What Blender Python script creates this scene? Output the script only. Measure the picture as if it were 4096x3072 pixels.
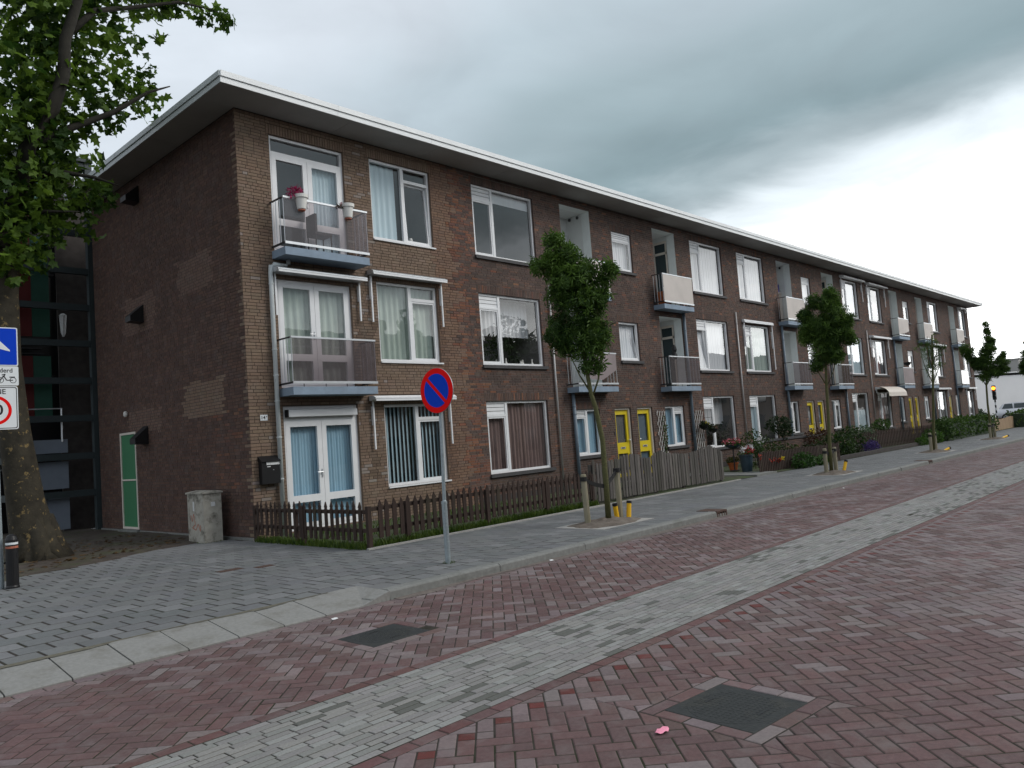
import bpy, math, random
import numpy as np
from mathutils import Vector, Matrix, Euler
random.seed(11); rng = np.random.default_rng(11)
for o in list(bpy.data.objects): bpy.data.objects.remove(o)
S = bpy.context.scene
COL = S.collection
# ------------------------------------------------------------------ camera
def cam_axes(yaw, pitch, roll):
    cy, sy, cp, sp = math.cos(yaw), math.sin(yaw), math.cos(pitch), math.sin(pitch)
    f = Vector((sy*cp, cy*cp, sp)); r0 = Vector((cy, -sy, 0)); u0 = r0.cross(f)
    return math.cos(roll)*r0+math.sin(roll)*u0, -math.sin(roll)*r0+math.cos(roll)*u0, f
CAMPOS = Vector((-7.3295, -13.7, 1.5481))
cr, cu, cf = cam_axes(*[math.radians(a) for a in (46.8802, 3.97156, -4.21632)])
cd = bpy.data.cameras.new('camera'); cam = bpy.data.objects.new('camera', cd); COL.objects.link(cam)
cam.matrix_world = Matrix(((cr.x, cu.x, -cf.x, CAMPOS.x), (cr.y, cu.y, -cf.y, CAMPOS.y), (cr.z, cu.z, -cf.z, CAMPOS.z), (0, 0, 0, 1)))
cd.sensor_width = 36; cd.lens = 36*3125.18/4096; cd.clip_start = .05; cd.clip_end = 3000
S.camera = cam
S.render.resolution_x = 1024; S.render.resolution_y = 768
def proj(p):
    d = Vector(p)-CAMPOS; z = d.dot(cf)
    return (2048+3125.18*d.dot(cr)/z, 1536-3125.18*d.dot(cu)/z, z)
def inframe(p, m=40):
    a = proj(p); return a[2] > .3 and -m < a[0] < 4096+m and -m < a[1] < 3072+m
# ------------------------------------------------------------------ sky
SUN_AZ = math.radians(-52)      # measured from +X towards +Y
SUN_EL = math.radians(38)
W = bpy.data.worlds.new('World'); S.world = W; W.use_nodes = True
nt = W.node_tree; N = nt.nodes; L = nt.links; N.clear()
def nd(t, **k):
    n = N.new(t)
    for a, b in k.items(): setattr(n, a, b)
    return n
out = nd('ShaderNodeOutputWorld'); bg = nd('ShaderNodeBackground'); L.new(bg.outputs[0], out.inputs[0]); bg.inputs[1].default_value = .1
sky = nd('ShaderNodeTexSky', sky_type='NISHITA', sun_disc=False); sky.sun_elevation = SUN_EL; sky.sun_rotation = math.pi/2-SUN_AZ
tc = nd('ShaderNodeTexCoord'); sep = nd('ShaderNodeSeparateXYZ'); L.new(tc.outputs['Generated'], sep.inputs[0])
def mth(op, a, b=None):
    m = nd('ShaderNodeMath', operation=op)
    for i, v in enumerate((a, b)):
        if v is None: continue
        if isinstance(v, (int, float)): m.inputs[i].default_value = v
        else: L.new(v, m.inputs[i])
    return m.outputs[0]
zc = mth('ADD', mth('MAXIMUM', sep.outputs[2], 0.0), .04)
px_ = mth('DIVIDE', sep.outputs[0], zc); py_ = mth('DIVIDE', sep.outputs[1], zc)
comb = nd('ShaderNodeCombineXYZ'); L.new(px_, comb.inputs[0]); L.new(py_, comb.inputs[1])
def noise(vec, scale, detail, rough, dist=0.):
    n = nd('ShaderNodeTexNoise'); L.new(vec, n.inputs['Vector']); n.inputs['Scale'].default_value = scale; n.inputs['Detail'].default_value = detail
    n.inputs['Roughness'].default_value = rough; n.inputs['Distortion'].default_value = dist; return n.outputs[0]
n1 = noise(comb.outputs[0], .55, 5, .5, .3); n2 = noise(comb.outputs[0], 1.9, 6, .55, .4)
s = mth('ADD', mth('MULTIPLY', px_, 1.0), mth('MULTIPLY', py_, -.06))
s = mth('ADD', s, mth('MULTIPLY', mth('SUBTRACT', n1, .5), 1.2))
s = mth('ADD', s, mth('MULTIPLY', mth('SUBTRACT', n2, .5), .34))
mr = nd('ShaderNodeMapRange'); L.new(s, mr.inputs[0]); mr.inputs[1].default_value = -2.5; mr.inputs[2].default_value = 4.5
ramp = nd('ShaderNodeValToRGB'); L.new(mr.outputs[0], ramp.inputs[0])
cr_ = ramp.color_ramp; cr_.interpolation = 'EASE'
def pos(s): return (s+2.5)/7
stops = [(-2.4, (.68, .735, .80)), (.80, (.66, .72, .785)), (1.3, (.49, .58, .635)), (1.75, (.345, .435, .47)), (2.2, (.268, .357, .385)), (2.45, (.38, .46, .49)), (2.85, (.82, .90, .95)), (3.35, (.98, 1., 1.))]
while len(cr_.elements) < len(stops): cr_.elements.new(.5)
for e, (p, c) in zip(cr_.elements, stops): e.position = pos(p); e.color = (*c, 1)
vm = nd('ShaderNodeVectorMath', operation='SCALE'); L.new(ramp.outputs[0], vm.inputs[0])
# brighter gap beyond the edge of the cloud deck
gl = nd('ShaderNodeMapRange'); L.new(s, gl.inputs[0]); gl.inputs[1].default_value = 3.0; gl.inputs[2].default_value = 6.; gl.inputs[3].default_value = 10.; gl.inputs[4].default_value = 30.
tex = nd('ShaderNodeMapRange'); L.new(n2, tex.inputs[0]); tex.inputs[1].default_value = .3; tex.inputs[2].default_value = .7; tex.inputs[3].default_value = .88; tex.inputs[4].default_value = 1.10
L.new(mth('MULTIPLY', gl.outputs[0], tex.outputs[0]), vm.inputs['Scale'])
mix = nd('ShaderNodeMixRGB'); mix.inputs[0].default_value = .93; L.new(sky.outputs[0], mix.inputs[1]); L.new(vm.outputs[0], mix.inputs[2]); L.new(mix.outputs[0], bg.inputs[0])
# ------------------------------------------------------------------ sun (veiled), exposure
sl = bpy.data.lights.new('sun', 'SUN'); sl.energy = 1.5; sl.angle = math.radians(26); sl.color = (1., .955, .90)
so = bpy.data.objects.new('sun', sl); COL.objects.link(so)
sd = Vector((math.cos(SUN_AZ)*math.cos(SUN_EL), math.sin(SUN_AZ)*math.cos(SUN_EL), math.sin(SUN_EL)))
so.rotation_euler = sd.to_track_quat('Z', 'Y').to_euler(); so.location = (20, -20, 30)
S.view_settings.view_transform = 'Standard'; S.view_settings.look = 'None'; S.view_settings.exposure = 0.17; S.view_settings.gamma = 1
S.view_settings.use_curve_mapping = False
S.render.engine = 'CYCLES'; S.cycles.max_bounces = 6; S.cycles.transparent_max_bounces = 16; S.cycles.caustics_reflective = False; S.cycles.caustics_refractive = False

# ================================================================== materials
def srgb(r, g, b):
    f = lambda c: (c/255/12.92) if c/255 <= .04045 else ((c/255+.055)/1.055)**2.4
    return (f(r), f(g), f(b))
def material(name, base=(.5,.5,.5), rough=.7, attr=None, var=.25, scale=6., scale2=None, tint2=None, t2amt=.5, t2lo=.5, t2hi=.7, bump=0., bscale=40., spec=.4, metal=0., trans=0., stretch=None, coat=0.):
    m = bpy.data.materials.new(name); m.use_nodes = True; t = m.node_tree; n = t.nodes; l = t.links
    b = n['Principled BSDF']; b.inputs['Roughness'].default_value = rough; b.inputs['Metallic'].default_value = metal
    b.inputs['Specular IOR Level'].default_value = spec
    if coat: b.inputs['Coat Weight'].default_value = coat
    geo = n.new('ShaderNodeNewGeometry'); vec = geo.outputs['Position']
    if stretch:
        mp = n.new('ShaderNodeMapping'); mp.inputs['Scale'].default_value = stretch; l.new(vec, mp.inputs['Vector']); vec = mp.outputs[0]
    if attr:
        a = n.new('ShaderNodeAttribute'); a.attribute_name = attr; col = a.outputs['Color']
    else:
        c = n.new('ShaderNodeRGB'); c.outputs[0].default_value = (*base, 1); col = c.outputs[0]
    if var:
        x = n.new('ShaderNodeTexNoise'); x.inputs['Scale'].default_value = scale; x.inputs['Detail'].default_value = 6; x.inputs['Roughness'].default_value = .6; l.new(vec, x.inputs['Vector'])
        r = n.new('ShaderNodeMapRange'); r.inputs[1].default_value = .25; r.inputs[2].default_value = .75; r.inputs[3].default_value = 1-var; r.inputs[4].default_value = 1+var; l.new(x.outputs[0], r.inputs[0])
        v = n.new('ShaderNodeVectorMath'); v.operation = 'SCALE'; l.new(col, v.inputs[0]); l.new(r.outputs[0], v.inputs['Scale']); col = v.outputs[0]
    if tint2:
        x = n.new('ShaderNodeTexNoise'); x.inputs['Scale'].default_value = scale2 or scale*.5; x.inputs['Detail'].default_value = 8; x.inputs['Roughness'].default_value = .65; l.new(vec, x.inputs['Vector'])
        r = n.new('ShaderNodeMapRange'); r.inputs[1].default_value = t2lo; r.inputs[2].default_value = t2hi; r.inputs[4].default_value = t2amt; l.new(x.outputs[0], r.inputs[0])
        mx = n.new('ShaderNodeMixRGB'); l.new(r.outputs[0], mx.inputs[0]); l.new(col, mx.inputs[1]); mx.inputs[2].default_value = (*tint2, 1); col = mx.outputs[0]
    l.new(col, b.inputs['Base Color'])
    if trans:
        tr = n.new('ShaderNodeBsdfTranslucent'); l.new(col, tr.inputs[0]); ms = n.new('ShaderNodeMixShader'); ms.inputs[0].default_value = trans
        l.new(b.outputs[0], ms.inputs[1]); l.new(tr.outputs[0], ms.inputs[2]); l.new(ms.outputs[0], n['Material Output'].inputs[0])
    if bump:
        x = n.new('ShaderNodeTexNoise'); x.inputs['Scale'].default_value = bscale; x.inputs['Detail'].default_value = 5; l.new(vec, x.inputs['Vector'])
        bm = n.new('ShaderNodeBump'); bm.inputs['Strength'].default_value = bump; bm.inputs['Distance'].default_value = .01; l.new(x.outputs[0], bm.inputs['Height']); l.new(bm.outputs[0], b.inputs['Normal'])
    return m
def glass_material(name, ior=2.0, tint=(1,1,1), rough=0., body=None, bodyamt=0.):
    m = bpy.data.materials.new(name); m.use_nodes = True; t = m.node_tree; n = t.nodes; l = t.links; n.remove(n['Principled BSDF'])
    lw = n.new('ShaderNodeLayerWeight'); lw.inputs['Blend'].default_value = .5; pw = n.new('ShaderNodeMath'); pw.operation = 'POWER'; pw.inputs[1].default_value = 3.2; l.new(lw.outputs['Facing'], pw.inputs[0])
    f0 = ((ior-1)/(ior+1))**2; fr = n.new('ShaderNodeMapRange'); fr.inputs[3].default_value = f0; fr.inputs[4].default_value = 1.; l.new(pw.outputs[0], fr.inputs[0])
    tr = n.new('ShaderNodeBsdfTransparent'); tr.inputs[0].default_value = (*tint, 1); sh = tr.outputs[0]
    if body:
        df = n.new('ShaderNodeBsdfDiffuse'); df.inputs[0].default_value = (*body, 1); mb = n.new('ShaderNodeMixShader'); mb.inputs[0].default_value = bodyamt
        l.new(sh, mb.inputs[1]); l.new(df.outputs[0], mb.inputs[2]); sh = mb.outputs[0]
    gl = n.new('ShaderNodeBsdfGlossy'); gl.inputs['Roughness'].default_value = rough
    # a pane is never quite flat
    geo = n.new('ShaderNodeNewGeometry'); x = n.new('ShaderNodeTexNoise'); x.inputs['Scale'].default_value = 1.3; l.new(geo.outputs['Position'], x.inputs['Vector'])
    bm = n.new('ShaderNodeBump'); bm.inputs['Strength'].default_value = .03; bm.inputs['Distance'].default_value = .1; l.new(x.outputs[0], bm.inputs['Height']); l.new(bm.outputs[0], gl.inputs['Normal'])
    ms = n.new('ShaderNodeMixShader'); l.new(fr.outputs[0], ms.inputs[0]); l.new(sh, ms.inputs[1]); l.new(gl.outputs[0], ms.inputs[2]); l.new(ms.outputs[0], n['Material Output'].inputs[0])
    return m
def emit_material(name, col, st):
    m = bpy.data.materials.new(name); m.use_nodes = True; n = m.node_tree.nodes; b = n['Principled BSDF']; b.inputs['Base Color'].default_value = (*col, 1); b.inputs['Emission Color'].default_value = (*col, 1); b.inputs['Emission Strength'].default_value = st; return m
M = {}
M['brick'] = material('brick', attr='tint', rough=.88, var=.22, scale=30, tint2=(.24,.22,.20), scale2=3., t2amt=.22, t2lo=.5, t2hi=.75, bump=.25, bscale=120, spec=.25)
M['mortar_tan'] = material('mortar_tan', (.075,.058,.046), .95, var=.25, scale=8, bump=.3, bscale=200, spec=.2)
M['mortar'] = material('mortar', (.195,.175,.160), .95, var=.25, scale=8, bump=.3, bscale=200, spec=.2)
M['mortar_end'] = material('mortar_dark', (.085,.070,.063), .95, var=.25, scale=8, bump=.3, bscale=200, spec=.2)
M['reveal'] = material('brick_reveal', (.10,.065,.055), .9, var=.3, scale=14)
M['reveal_tan'] = material('tan_reveal', (.155,.11,.082), .9, var=.3, scale=14)
M['paver'] = material('paver', attr='tint', rough=.72, var=.22, scale=45, tint2=(.175,.155,.15), scale2=7., t2amt=.45, t2lo=.48, t2hi=.72, bump=.35, bscale=260, spec=.35)
M['greypaver'] = material('grey_paver', attr='tint', rough=.75, var=.2, scale=60, tint2=(.11,.115,.10), scale2=3., t2amt=.35, t2lo=.55, t2hi=.75, bump=.3, bscale=260, spec=.3)
M['tile'] = material('paving_tile', attr='tint', rough=.70, var=.16, scale=25, tint2=(.095,.10,.092), scale2=2.2, t2amt=.55, t2lo=.5, t2hi=.75, bump=.2, bscale=220, spec=.35)
M['joint'] = material('joint_sand', (.046,.040,.036), .95, var=.4, scale=12, tint2=(.022,.03,.012), scale2=1.3, t2amt=.7, t2lo=.45, t2hi=.65, spec=.1)
M['kerb'] = material('kerb_concrete', (.185,.188,.178), .82, var=.2, scale=18, tint2=(.10,.105,.09), scale2=2.5, t2amt=.6, t2lo=.5, t2hi=.75, bump=.25, bscale=150)
M['slab'] = material('ramp_concrete', (.225,.224,.212), .82, var=.16, scale=30, tint2=(.125,.118,.095), scale2=4., t2amt=.7, t2lo=.50, t2hi=.72, bump=.2, bscale=150)
M['white'] = material('white_frame', (.78,.79,.80), .45, var=.05, scale=4, spec=.4)
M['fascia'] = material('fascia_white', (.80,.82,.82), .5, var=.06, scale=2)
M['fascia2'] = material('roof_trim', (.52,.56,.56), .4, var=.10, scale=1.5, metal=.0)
M['soffit'] = material('soffit_board', (.36,.35,.34), .7, var=.10, scale=1.2)
M['roof'] = material('roof_felt', (.08,.08,.085), .9)
M['glass'] = glass_material('window_glass', 2.05)
M['room'] = material('room_wall', (.16,.155,.15), .9, var=.2, scale=1.)
M['lace'] = material('net_curtain', (.66,.82,.88), .9, var=.08, scale=14, stretch=(1,1,.12), trans=.08)
M['lacew'] = material('white_curtain', (.80,.82,.84), .9, var=.05, scale=14, stretch=(1,1,.12), trans=.08)
M['bluecurt'] = material('blue_curtain', (.36,.58,.72), .9, var=.08, scale=14, stretch=(1,1,.12), trans=.05)
M['doorcurt'] = material('door_curtain', (.13,.135,.13), .9, var=.1)
M['doorcurt2'] = material('door_curtain_blue', (.10,.15,.19), .9, var=.1)
M['blind'] = material('vertical_blind', (.40,.56,.63), .8, var=.05, trans=.05)
M['drape'] = material('brown_drape', (.27,.19,.175), .95, var=.45, scale=22, stretch=(1,1,.05), trans=.15)
M['greencurt'] = material('green_curtain', (.46,.55,.49), .95, var=.2, scale=16, stretch=(1,1,.08), trans=.08)
M['redcurt'] = material('red_curtain', (.22,.10,.09), .95, var=.3, scale=16, stretch=(1,1,.08))
M['plantdark'] = material('plant_dark', (.03,.05,.025), .8, var=.4, scale=10)
M['loggia'] = material('white_painted_brick', (.74,.78,.77), .85, var=.06, scale=5, bump=.15, bscale=30)
M['loggia2'] = material('white_plaster', (.66,.68,.67), .85, var=.06, scale=3)
M['slabblue'] = material('blue_grey_concrete', (.235,.305,.385), .7, var=.14, scale=5, tint2=(.16,.19,.23), scale2=2., t2amt=.5)
M['alu'] = material('aluminium', (.62,.64,.66), .38, var=.06, scale=6, metal=.6)
M['darkmetal'] = material('dark_metal', (.03,.03,.032), .5, var=.1)
M['smoke'] = glass_material('smoky_panel', 1.5, (.55,.50,.51), .05, (.20,.17,.175), .32)
M['smoke1'] = glass_material('smoky_clear_panel', 1.5, (.74,.69,.70), .05, (.42,.38,.39), .18)
M['beige'] = material('beige_panel', (.58,.53,.49), .65, var=.10, scale=1.5)
M['beige2'] = material('rosy_panel', (.25,.205,.205), .6, var=.15, scale=1.5)
M['sill'] = material('stone_sill', (.062,.06,.062), .7, var=.25, scale=10)
M['pipe'] = material('grey_pipe', (.52,.56,.56), .45, var=.08, scale=5)
M['pipedark'] = material('slate_pipe', (.14,.18,.22), .5, var=.1, scale=5)
M['zinc'] = material('zinc_pipe', (.44,.43,.42), .4, var=.12, scale=5, metal=.3)
M['yellow'] = material('yellow_paint', (.66,.51,.015), .45, var=.06, scale=3)
M['cream'] = material('cream_paint', (.66,.60,.53), .55, var=.08)
M['black'] = material('black_paint', (.008,.008,.009), .45, var=.1)
M['brownwood'] = material('brown_stained_wood', (.034,.020,.015), .85, var=.4, scale=16, stretch=(1,1,.15), tint2=(.06,.065,.035), scale2=5., t2amt=.5, t2lo=.55, t2hi=.75, bump=.3, bscale=60)
M['greywood2'] = material('weathered_wood_dark', (.075,.068,.06), .9, var=.5, scale=22, stretch=(1,1,.10), tint2=(.045,.05,.03), scale2=4., t2amt=.6, bump=.4, bscale=60)
M['greywood3'] = material('weathered_wood_pale', (.145,.132,.12), .9, var=.45, scale=22, stretch=(1,1,.10), tint2=(.07,.07,.05), scale2=4., t2amt=.6, bump=.4, bscale=60)
M['greywood'] = material('weathered_wood', (.105,.095,.088), .9, var=.45, scale=22, stretch=(1,1,.10), tint2=(.06,.062,.045), scale2=4., t2amt=.6, t2lo=.5, t2hi=.75, bump=.4, bscale=60)
M['tanwood'] = material('tan_wood', (.34,.24,.15), .85, var=.3, scale=8, stretch=(1,1,.15))
M['stake'] = material('stake_wood', (.26,.235,.165), .85, var=.3, scale=10, stretch=(1,1,.2), tint2=(.10,.10,.03), scale2=4., t2amt=.5)
M['bark'] = material('young_bark', (.085,.085,.032), .85, var=.35, scale=30, bump=.3, bscale=50)
M['plane'] = material('plane_bark', (.034,.029,.019), .9, var=.55, scale=5, tint2=(.21,.15,.062), scale2=9., t2amt=.85, t2lo=.59, t2hi=.63, bump=1., bscale=16)
M['limb'] = material('dark_limb', (.018,.016,.011), .9, var=.4, scale=10, bump=.5, bscale=30)
M['leaf'] = material('leaf', attr='tint', rough=.55, var=.15, scale=5, trans=.38, spec=.3)
M['leafbig'] = material('plane_leaf', attr='tint', rough=.6, var=.15, scale=5, trans=.45, spec=.25)
M['soil'] = material('soil', (.12,.098,.08), .95, var=.45, scale=9, tint2=(.21,.185,.155), scale2=4., t2amt=.6, bump=.8, bscale=25)
M['darksoil'] = material('mossy_soil', (.055,.043,.034), .95, var=.45, scale=5, tint2=(.05,.06,.02), scale2=1.2, t2amt=.7, t2lo=.48, t2hi=.66, bump=.8, bscale=30)
M['gardensoil'] = material('garden_soil', (.05,.048,.03), .95, var=.5, scale=6, tint2=(.05,.085,.02), scale2=2., t2amt=.8, t2lo=.42, t2hi=.6, bump=.8, bscale=25)
M['iron'] = material('cast_iron', (.030,.033,.033), .75, var=.25, scale=20, tint2=(.055,.052,.038), scale2=5., t2amt=.5, bump=.5, bscale=60, spec=.3)
M['rust'] = material('rusty_iron', (.075,.042,.032), .8, var=.3, scale=14, bump=.4, bscale=60)
M['red'] = material('sign_red', (.80,.006,.006), .6, var=.03, spec=.08)
M['blue'] = material('sign_blue', (.004,.05,.52), .6, var=.03, spec=.08)
M['signwhite'] = material('sign_white', (.74,.77,.78), .45, var=.03)
M['signblack'] = material('sign_black', (.012,.012,.014), .5, var=0)
M['galv'] = material('galvanised_steel', (.31,.36,.38), .42, var=.22, scale=30, metal=.45)
M['cabinet'] = material('dirty_grey_cabinet', (.39,.37,.32), .75, var=.2, scale=8, tint2=(.085,.08,.06), scale2=5., t2amt=.85, t2lo=.50, t2hi=.66, bump=.15, bscale=80)
M['graffiti'] = material('faded_red_paint', (.40,.13,.08), .7, var=.3, scale=20)
M['sticker'] = material('paper_sticker', (.62,.63,.63), .6, var=.15, scale=30)
M['teal'] = material('slate_green_steel', (.030,.042,.046), .55, var=.12, scale=4)
M['towerred'] = material('dark_red_panel', (.11,.012,.012), .6, var=.1)
M['towergreen'] = material('dark_green_panel', (.02,.085,.06), .6, var=.1)
M['towergrey'] = material('blue_grey_panel', (.21,.245,.30), .6, var=.06)
M['green'] = material('green_panel', (.045,.185,.085), .5, var=.06, scale=3)
M['tube'] = material('yellow_tube', (.80,.46,.015), .5, var=.08)
M['rubber'] = material('rubber_strap', (.012,.012,.012), .7, var=.2)
M['terra'] = material('terracotta', (.42,.115,.035), .8, var=.15, scale=10)
M['bluepot'] = material('slate_blue_pot', (.025,.045,.06), .4, var=.2)
M['flower'] = material('flower', attr='tint', rough=.6, var=.1, trans=.2)
M['potwhite'] = material('white_pot', (.72,.71,.67), .5, var=.04)
M['pink'] = material('pink_petal', (.85,.30,.42), .5, var=.2, scale=30)
M['bluecloth'] = material('blue_sheet', (.01,.02,.30), .7, var=.1)
M['orange'] = material('orange_cloth', (.40,.11,.03), .8, var=.2)
M['carwhite'] = material('car_white', (.72,.73,.76), .3, var=.02, coat=.6)
M['carglass'] = material('car_glass', (.02,.035,.04), .08, var=0, spec=.6)
M['wallwhite'] = material('white_render', (.86,.86,.86), .8, var=.04, scale=.5)
M['wallgrey'] = material('grey_render', (.33,.32,.30), .85, var=.06, scale=.4)
M['rooftile'] = material('dark_roof_tile', (.10,.10,.10), .85, var=.2, scale=5)
M['oppbrick'] = material('opposite_brick', (.26,.22,.19), .9, var=.25, scale=3)
M['lamp_on'] = emit_material('lit_signal', (1., .16, .01), 9.)
M['ground'] = material('asphalt', (.06,.058,.056), .9, var=.25, scale=2)
M['concrete_rim'] = material('pale_concrete', (.33,.32,.30), .85, var=.15, scale=12)
M['plinth'] = material('dark_plinth', (.055,.048,.045), .9, var=.3, scale=6)

# ================================================================== helpers
def tag(o, label=None, cat=None, group=None, kind=None):
    if label: o['label'] = label
    if cat: o['category'] = cat
    if group: o['group'] = group
    if kind: o['kind'] = kind
    return o
WL = {}
def wl(o): return WL.get(o.name, Vector((0,0,0))) if o else Vector((0,0,0))
def empty(name, loc, label=None, cat=None, group=None):
    o = bpy.data.objects.new(name, None); COL.objects.link(o); o.location = loc; o.empty_display_size = .2; WL[o.name] = Vector(loc)
    return tag(o, label, cat, group)
def link(name, me, mat, parent=None, loc=None):
    o = bpy.data.objects.new(name, me); COL.objects.link(o)
    if mat is not None and len(me.materials) == 0: me.materials.append(mat)
    if parent: o.parent = parent
    w = Vector(loc) if loc is not None else wl(parent)
    o.location = w-wl(parent); WL[o.name] = w
    return o
class MB:
    def __init__(s): s.v = []; s.f = []; s.c = []; s.m = []; s.mi = 0; s.sm = False
    def add(s, vs, fs, c=None):
        b = len(s.v); s.v += [tuple(p) for p in vs]; s.f += [tuple(b+i for i in f) for f in fs]; s.c += [c]*len(fs); s.m += [s.mi]*len(fs); return s
    def box(s, x0, x1, y0, y1, z0, z1, c=None):
        return s.add([(x0,y0,z0),(x1,y0,z0),(x1,y1,z0),(x0,y1,z0),(x0,y0,z1),(x1,y0,z1),(x1,y1,z1),(x0,y1,z1)],
                     [(0,3,2,1),(4,5,6,7),(0,1,5,4),(1,2,6,5),(2,3,7,6),(3,0,4,7)], c)
    def quad(s, a, b, c_, d, c=None): return s.add([a,b,c_,d], [(0,1,2,3)], c)
    def tube(s, pts, rad, n=8, cap=True, c=None):
        pts = [Vector(p) for p in pts]; rad = rad if isinstance(rad, (list, tuple)) else [rad]*len(pts)
        rings = []; vs = []; ref = Vector((0,0,1))
        for i, p in enumerate(pts):
            t = (pts[min(i+1, len(pts)-1)]-pts[max(i-1, 0)]).normalized()
            r = Vector((1,0,0)) if abs(t.z) > .9 else ref
            a = t.cross(r).normalized(); b = t.cross(a).normalized()
            for k in range(n):
                w = 2*math.pi*k/n; vs.append(p+a*(math.cos(w)*rad[i])+b*(math.sin(w)*rad[i]))
        fs = [(i*n+k, i*n+(k+1)%n, (i+1)*n+(k+1)%n, (i+1)*n+k) for i in range(len(pts)-1) for k in range(n)]
        if cap: fs += [tuple(range(n))[::-1], tuple((len(pts)-1)*n+k for k in range(n))]
        return s.add(vs, fs, c)
    def lathe(s, cx, cy, prof, n=20, c=None):
        vs = [(cx+r*math.cos(2*math.pi*k/n), cy+r*math.sin(2*math.pi*k/n), z) for r, z in prof for k in range(n)]
        fs = [(i*n+k, i*n+(k+1)%n, (i+1)*n+(k+1)%n, (i+1)*n+k) for i in range(len(prof)-1) for k in range(n)]
        fs += [tuple(range(n))[::-1], tuple((len(prof)-1)*n+k for k in range(n))]
        return s.add(vs, fs, c)
    def prism(s, poly, z0, z1, bev=.0, c=None):
        n = len(poly); cx = sum(p[0] for p in poly)/n; cy = sum(p[1] for p in poly)/n
        if bev:
            ins = []
            for i in range(n):
                p0, p1, p2 = Vector(poly[i-1]), Vector(poly[i]), Vector(poly[(i+1)%n])
                d1 = (p1-p0); d2 = (p2-p1)
                if d1.length < 1e-6 or d2.length < 1e-6: ins.append(tuple(p1)); continue
                n1 = Vector((-d1.y, d1.x)).normalized(); n2 = Vector((-d2.y, d2.x)).normalized(); q = n1+n2
                k = bev/max(.35, (q.length**2)/2) if q.length > 1e-6 else 0
                ins.append((p1.x+q.x*k, p1.y+q.y*k))
            vs = [(*p, z0) for p in poly]+[(*p, z1-bev*.7) for p in poly]+[(*p, z1) for p in ins]; rings = 3
        else:
            vs = [(*p, z0) for p in poly]+[(*p, z1) for p in poly]; rings = 2
        fs = [tuple(range((rings-1)*n, rings*n))]
        fs += [(r*n+i, r*n+(i+1)%n, (r+1)*n+(i+1)%n, (r+1)*n+i) for r in range(rings-1) for i in range(n)]
        return s.add(vs, fs, c)
    def mesh(s, name, off=(0,0,0), mats=None, smooth=False):
        me = bpy.data.meshes.new(name); ox, oy, oz = off
        me.from_pydata([(x-ox, y-oy, z-oz) for x, y, z in s.v], [], s.f)
        if any(c is not None for c in s.c):
            a = me.attributes.new('tint', 'FLOAT_COLOR', 'FACE'); a.data.foreach_set('color', np.array([(*(c or (.2,.2,.2)), 1.) for c in s.c], dtype=np.float32).ravel())
        if mats:
            for m in mats: me.materials.append(m)
            me.polygons.foreach_set('material_index', np.array(s.m, dtype=np.int32))
        if smooth: me.polygons.foreach_set('use_smooth', np.ones(len(me.polygons), dtype=bool))
        me.update(); return me
    def part(s, name, mat, parent, smooth=False, kind=None):
        w = wl(parent); o = link(name, s.mesh(name, w, mat if isinstance(mat, list) else None, smooth), None if isinstance(mat, list) else mat, parent)
        if kind: o['kind'] = kind
        return o
    def thing(s, name, mat, loc, label, cat, group=None, smooth=False):
        o = link(name, s.mesh(name, loc, mat if isinstance(mat, list) else None, smooth), None if isinstance(mat, list) else mat, None, loc)
        return tag(o, label, cat, group)
def clip(poly, nx, ny, d):           # keep nx*x+ny*y <= d
    o = []
    for i in range(len(poly)):
        a, b = poly[i-1], poly[i]; da = nx*a[0]+ny*a[1]-d; db = nx*b[0]+ny*b[1]-d
        if (da <= 0) != (db <= 0): t = da/(da-db); o.append((a[0]+t*(b[0]-a[0]), a[1]+t*(b[1]-a[1])))
        if db <= 0: o.append(b)
    return o
def area(p): return abs(sum(p[i-1][0]*p[i][1]-p[i][0]*p[i-1][1] for i in range(len(p))))/2 if len(p) > 2 else 0
def minus_rect(poly, cx, cy, hx, hy, ang):
    ca, sa = math.cos(ang), math.sin(ang); res = []; cur = poly
    for nx, ny, h in ((ca, sa, hx), (-ca, -sa, hx), (-sa, ca, hy), (sa, -ca, hy)):
        d = nx*cx+ny*cy+h
        o = clip(cur, -nx, -ny, -d)
        if area(o) > 2e-4: res.append(o)
        cur = clip(cur, nx, ny, d)
        if area(cur) < 1e-6: break
    return res
def jit(c, a): k = 1+random.uniform(-a, a); return tuple(max(.003, x*k*(1+random.uniform(-a, a)*.25)) for x in c)
def lerp(a, b, t): return tuple(x+(y-x)*t for x, y in zip(a, b))
def hashn(x, y, s=1.):               # smooth value noise 0..1
    x *= s; y *= s; i, j = math.floor(x), math.floor(y); u, v = x-i, y-j
    h = lambda a, b: (math.sin(a*127.1+b*311.7)*43758.5453) % 1
    u = u*u*(3-2*u); v = v*v*(3-2*v)
    return (h(i,j)*(1-u)+h(i+1,j)*u)*(1-v)+(h(i,j+1)*(1-u)+h(i+1,j+1)*u)*v
def scatter_mesh(name, tv, tf, P, R, sc, cols):
    tv = np.array(tv, dtype=np.float64); n = len(P)
    V = np.einsum('nij,kj->nki', R, tv)*np.asarray(sc)[:, None, None]+np.asarray(P)[:, None, :]
    k = len(tv); me = bpy.data.meshes.new(name)
    faces = [tuple(b+i for i in f) for b in range(0, n*k, k) for f in tf]
    me.from_pydata(V.reshape(-1, 3).tolist(), [], faces)
    a = me.attributes.new('tint', 'FLOAT_COLOR', 'FACE'); c = np.repeat(np.concatenate([cols, np.ones((n, 1))], 1), len(tf), 0).astype(np.float32); a.data.foreach_set('color', c.ravel()); me.update()
    return me
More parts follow.
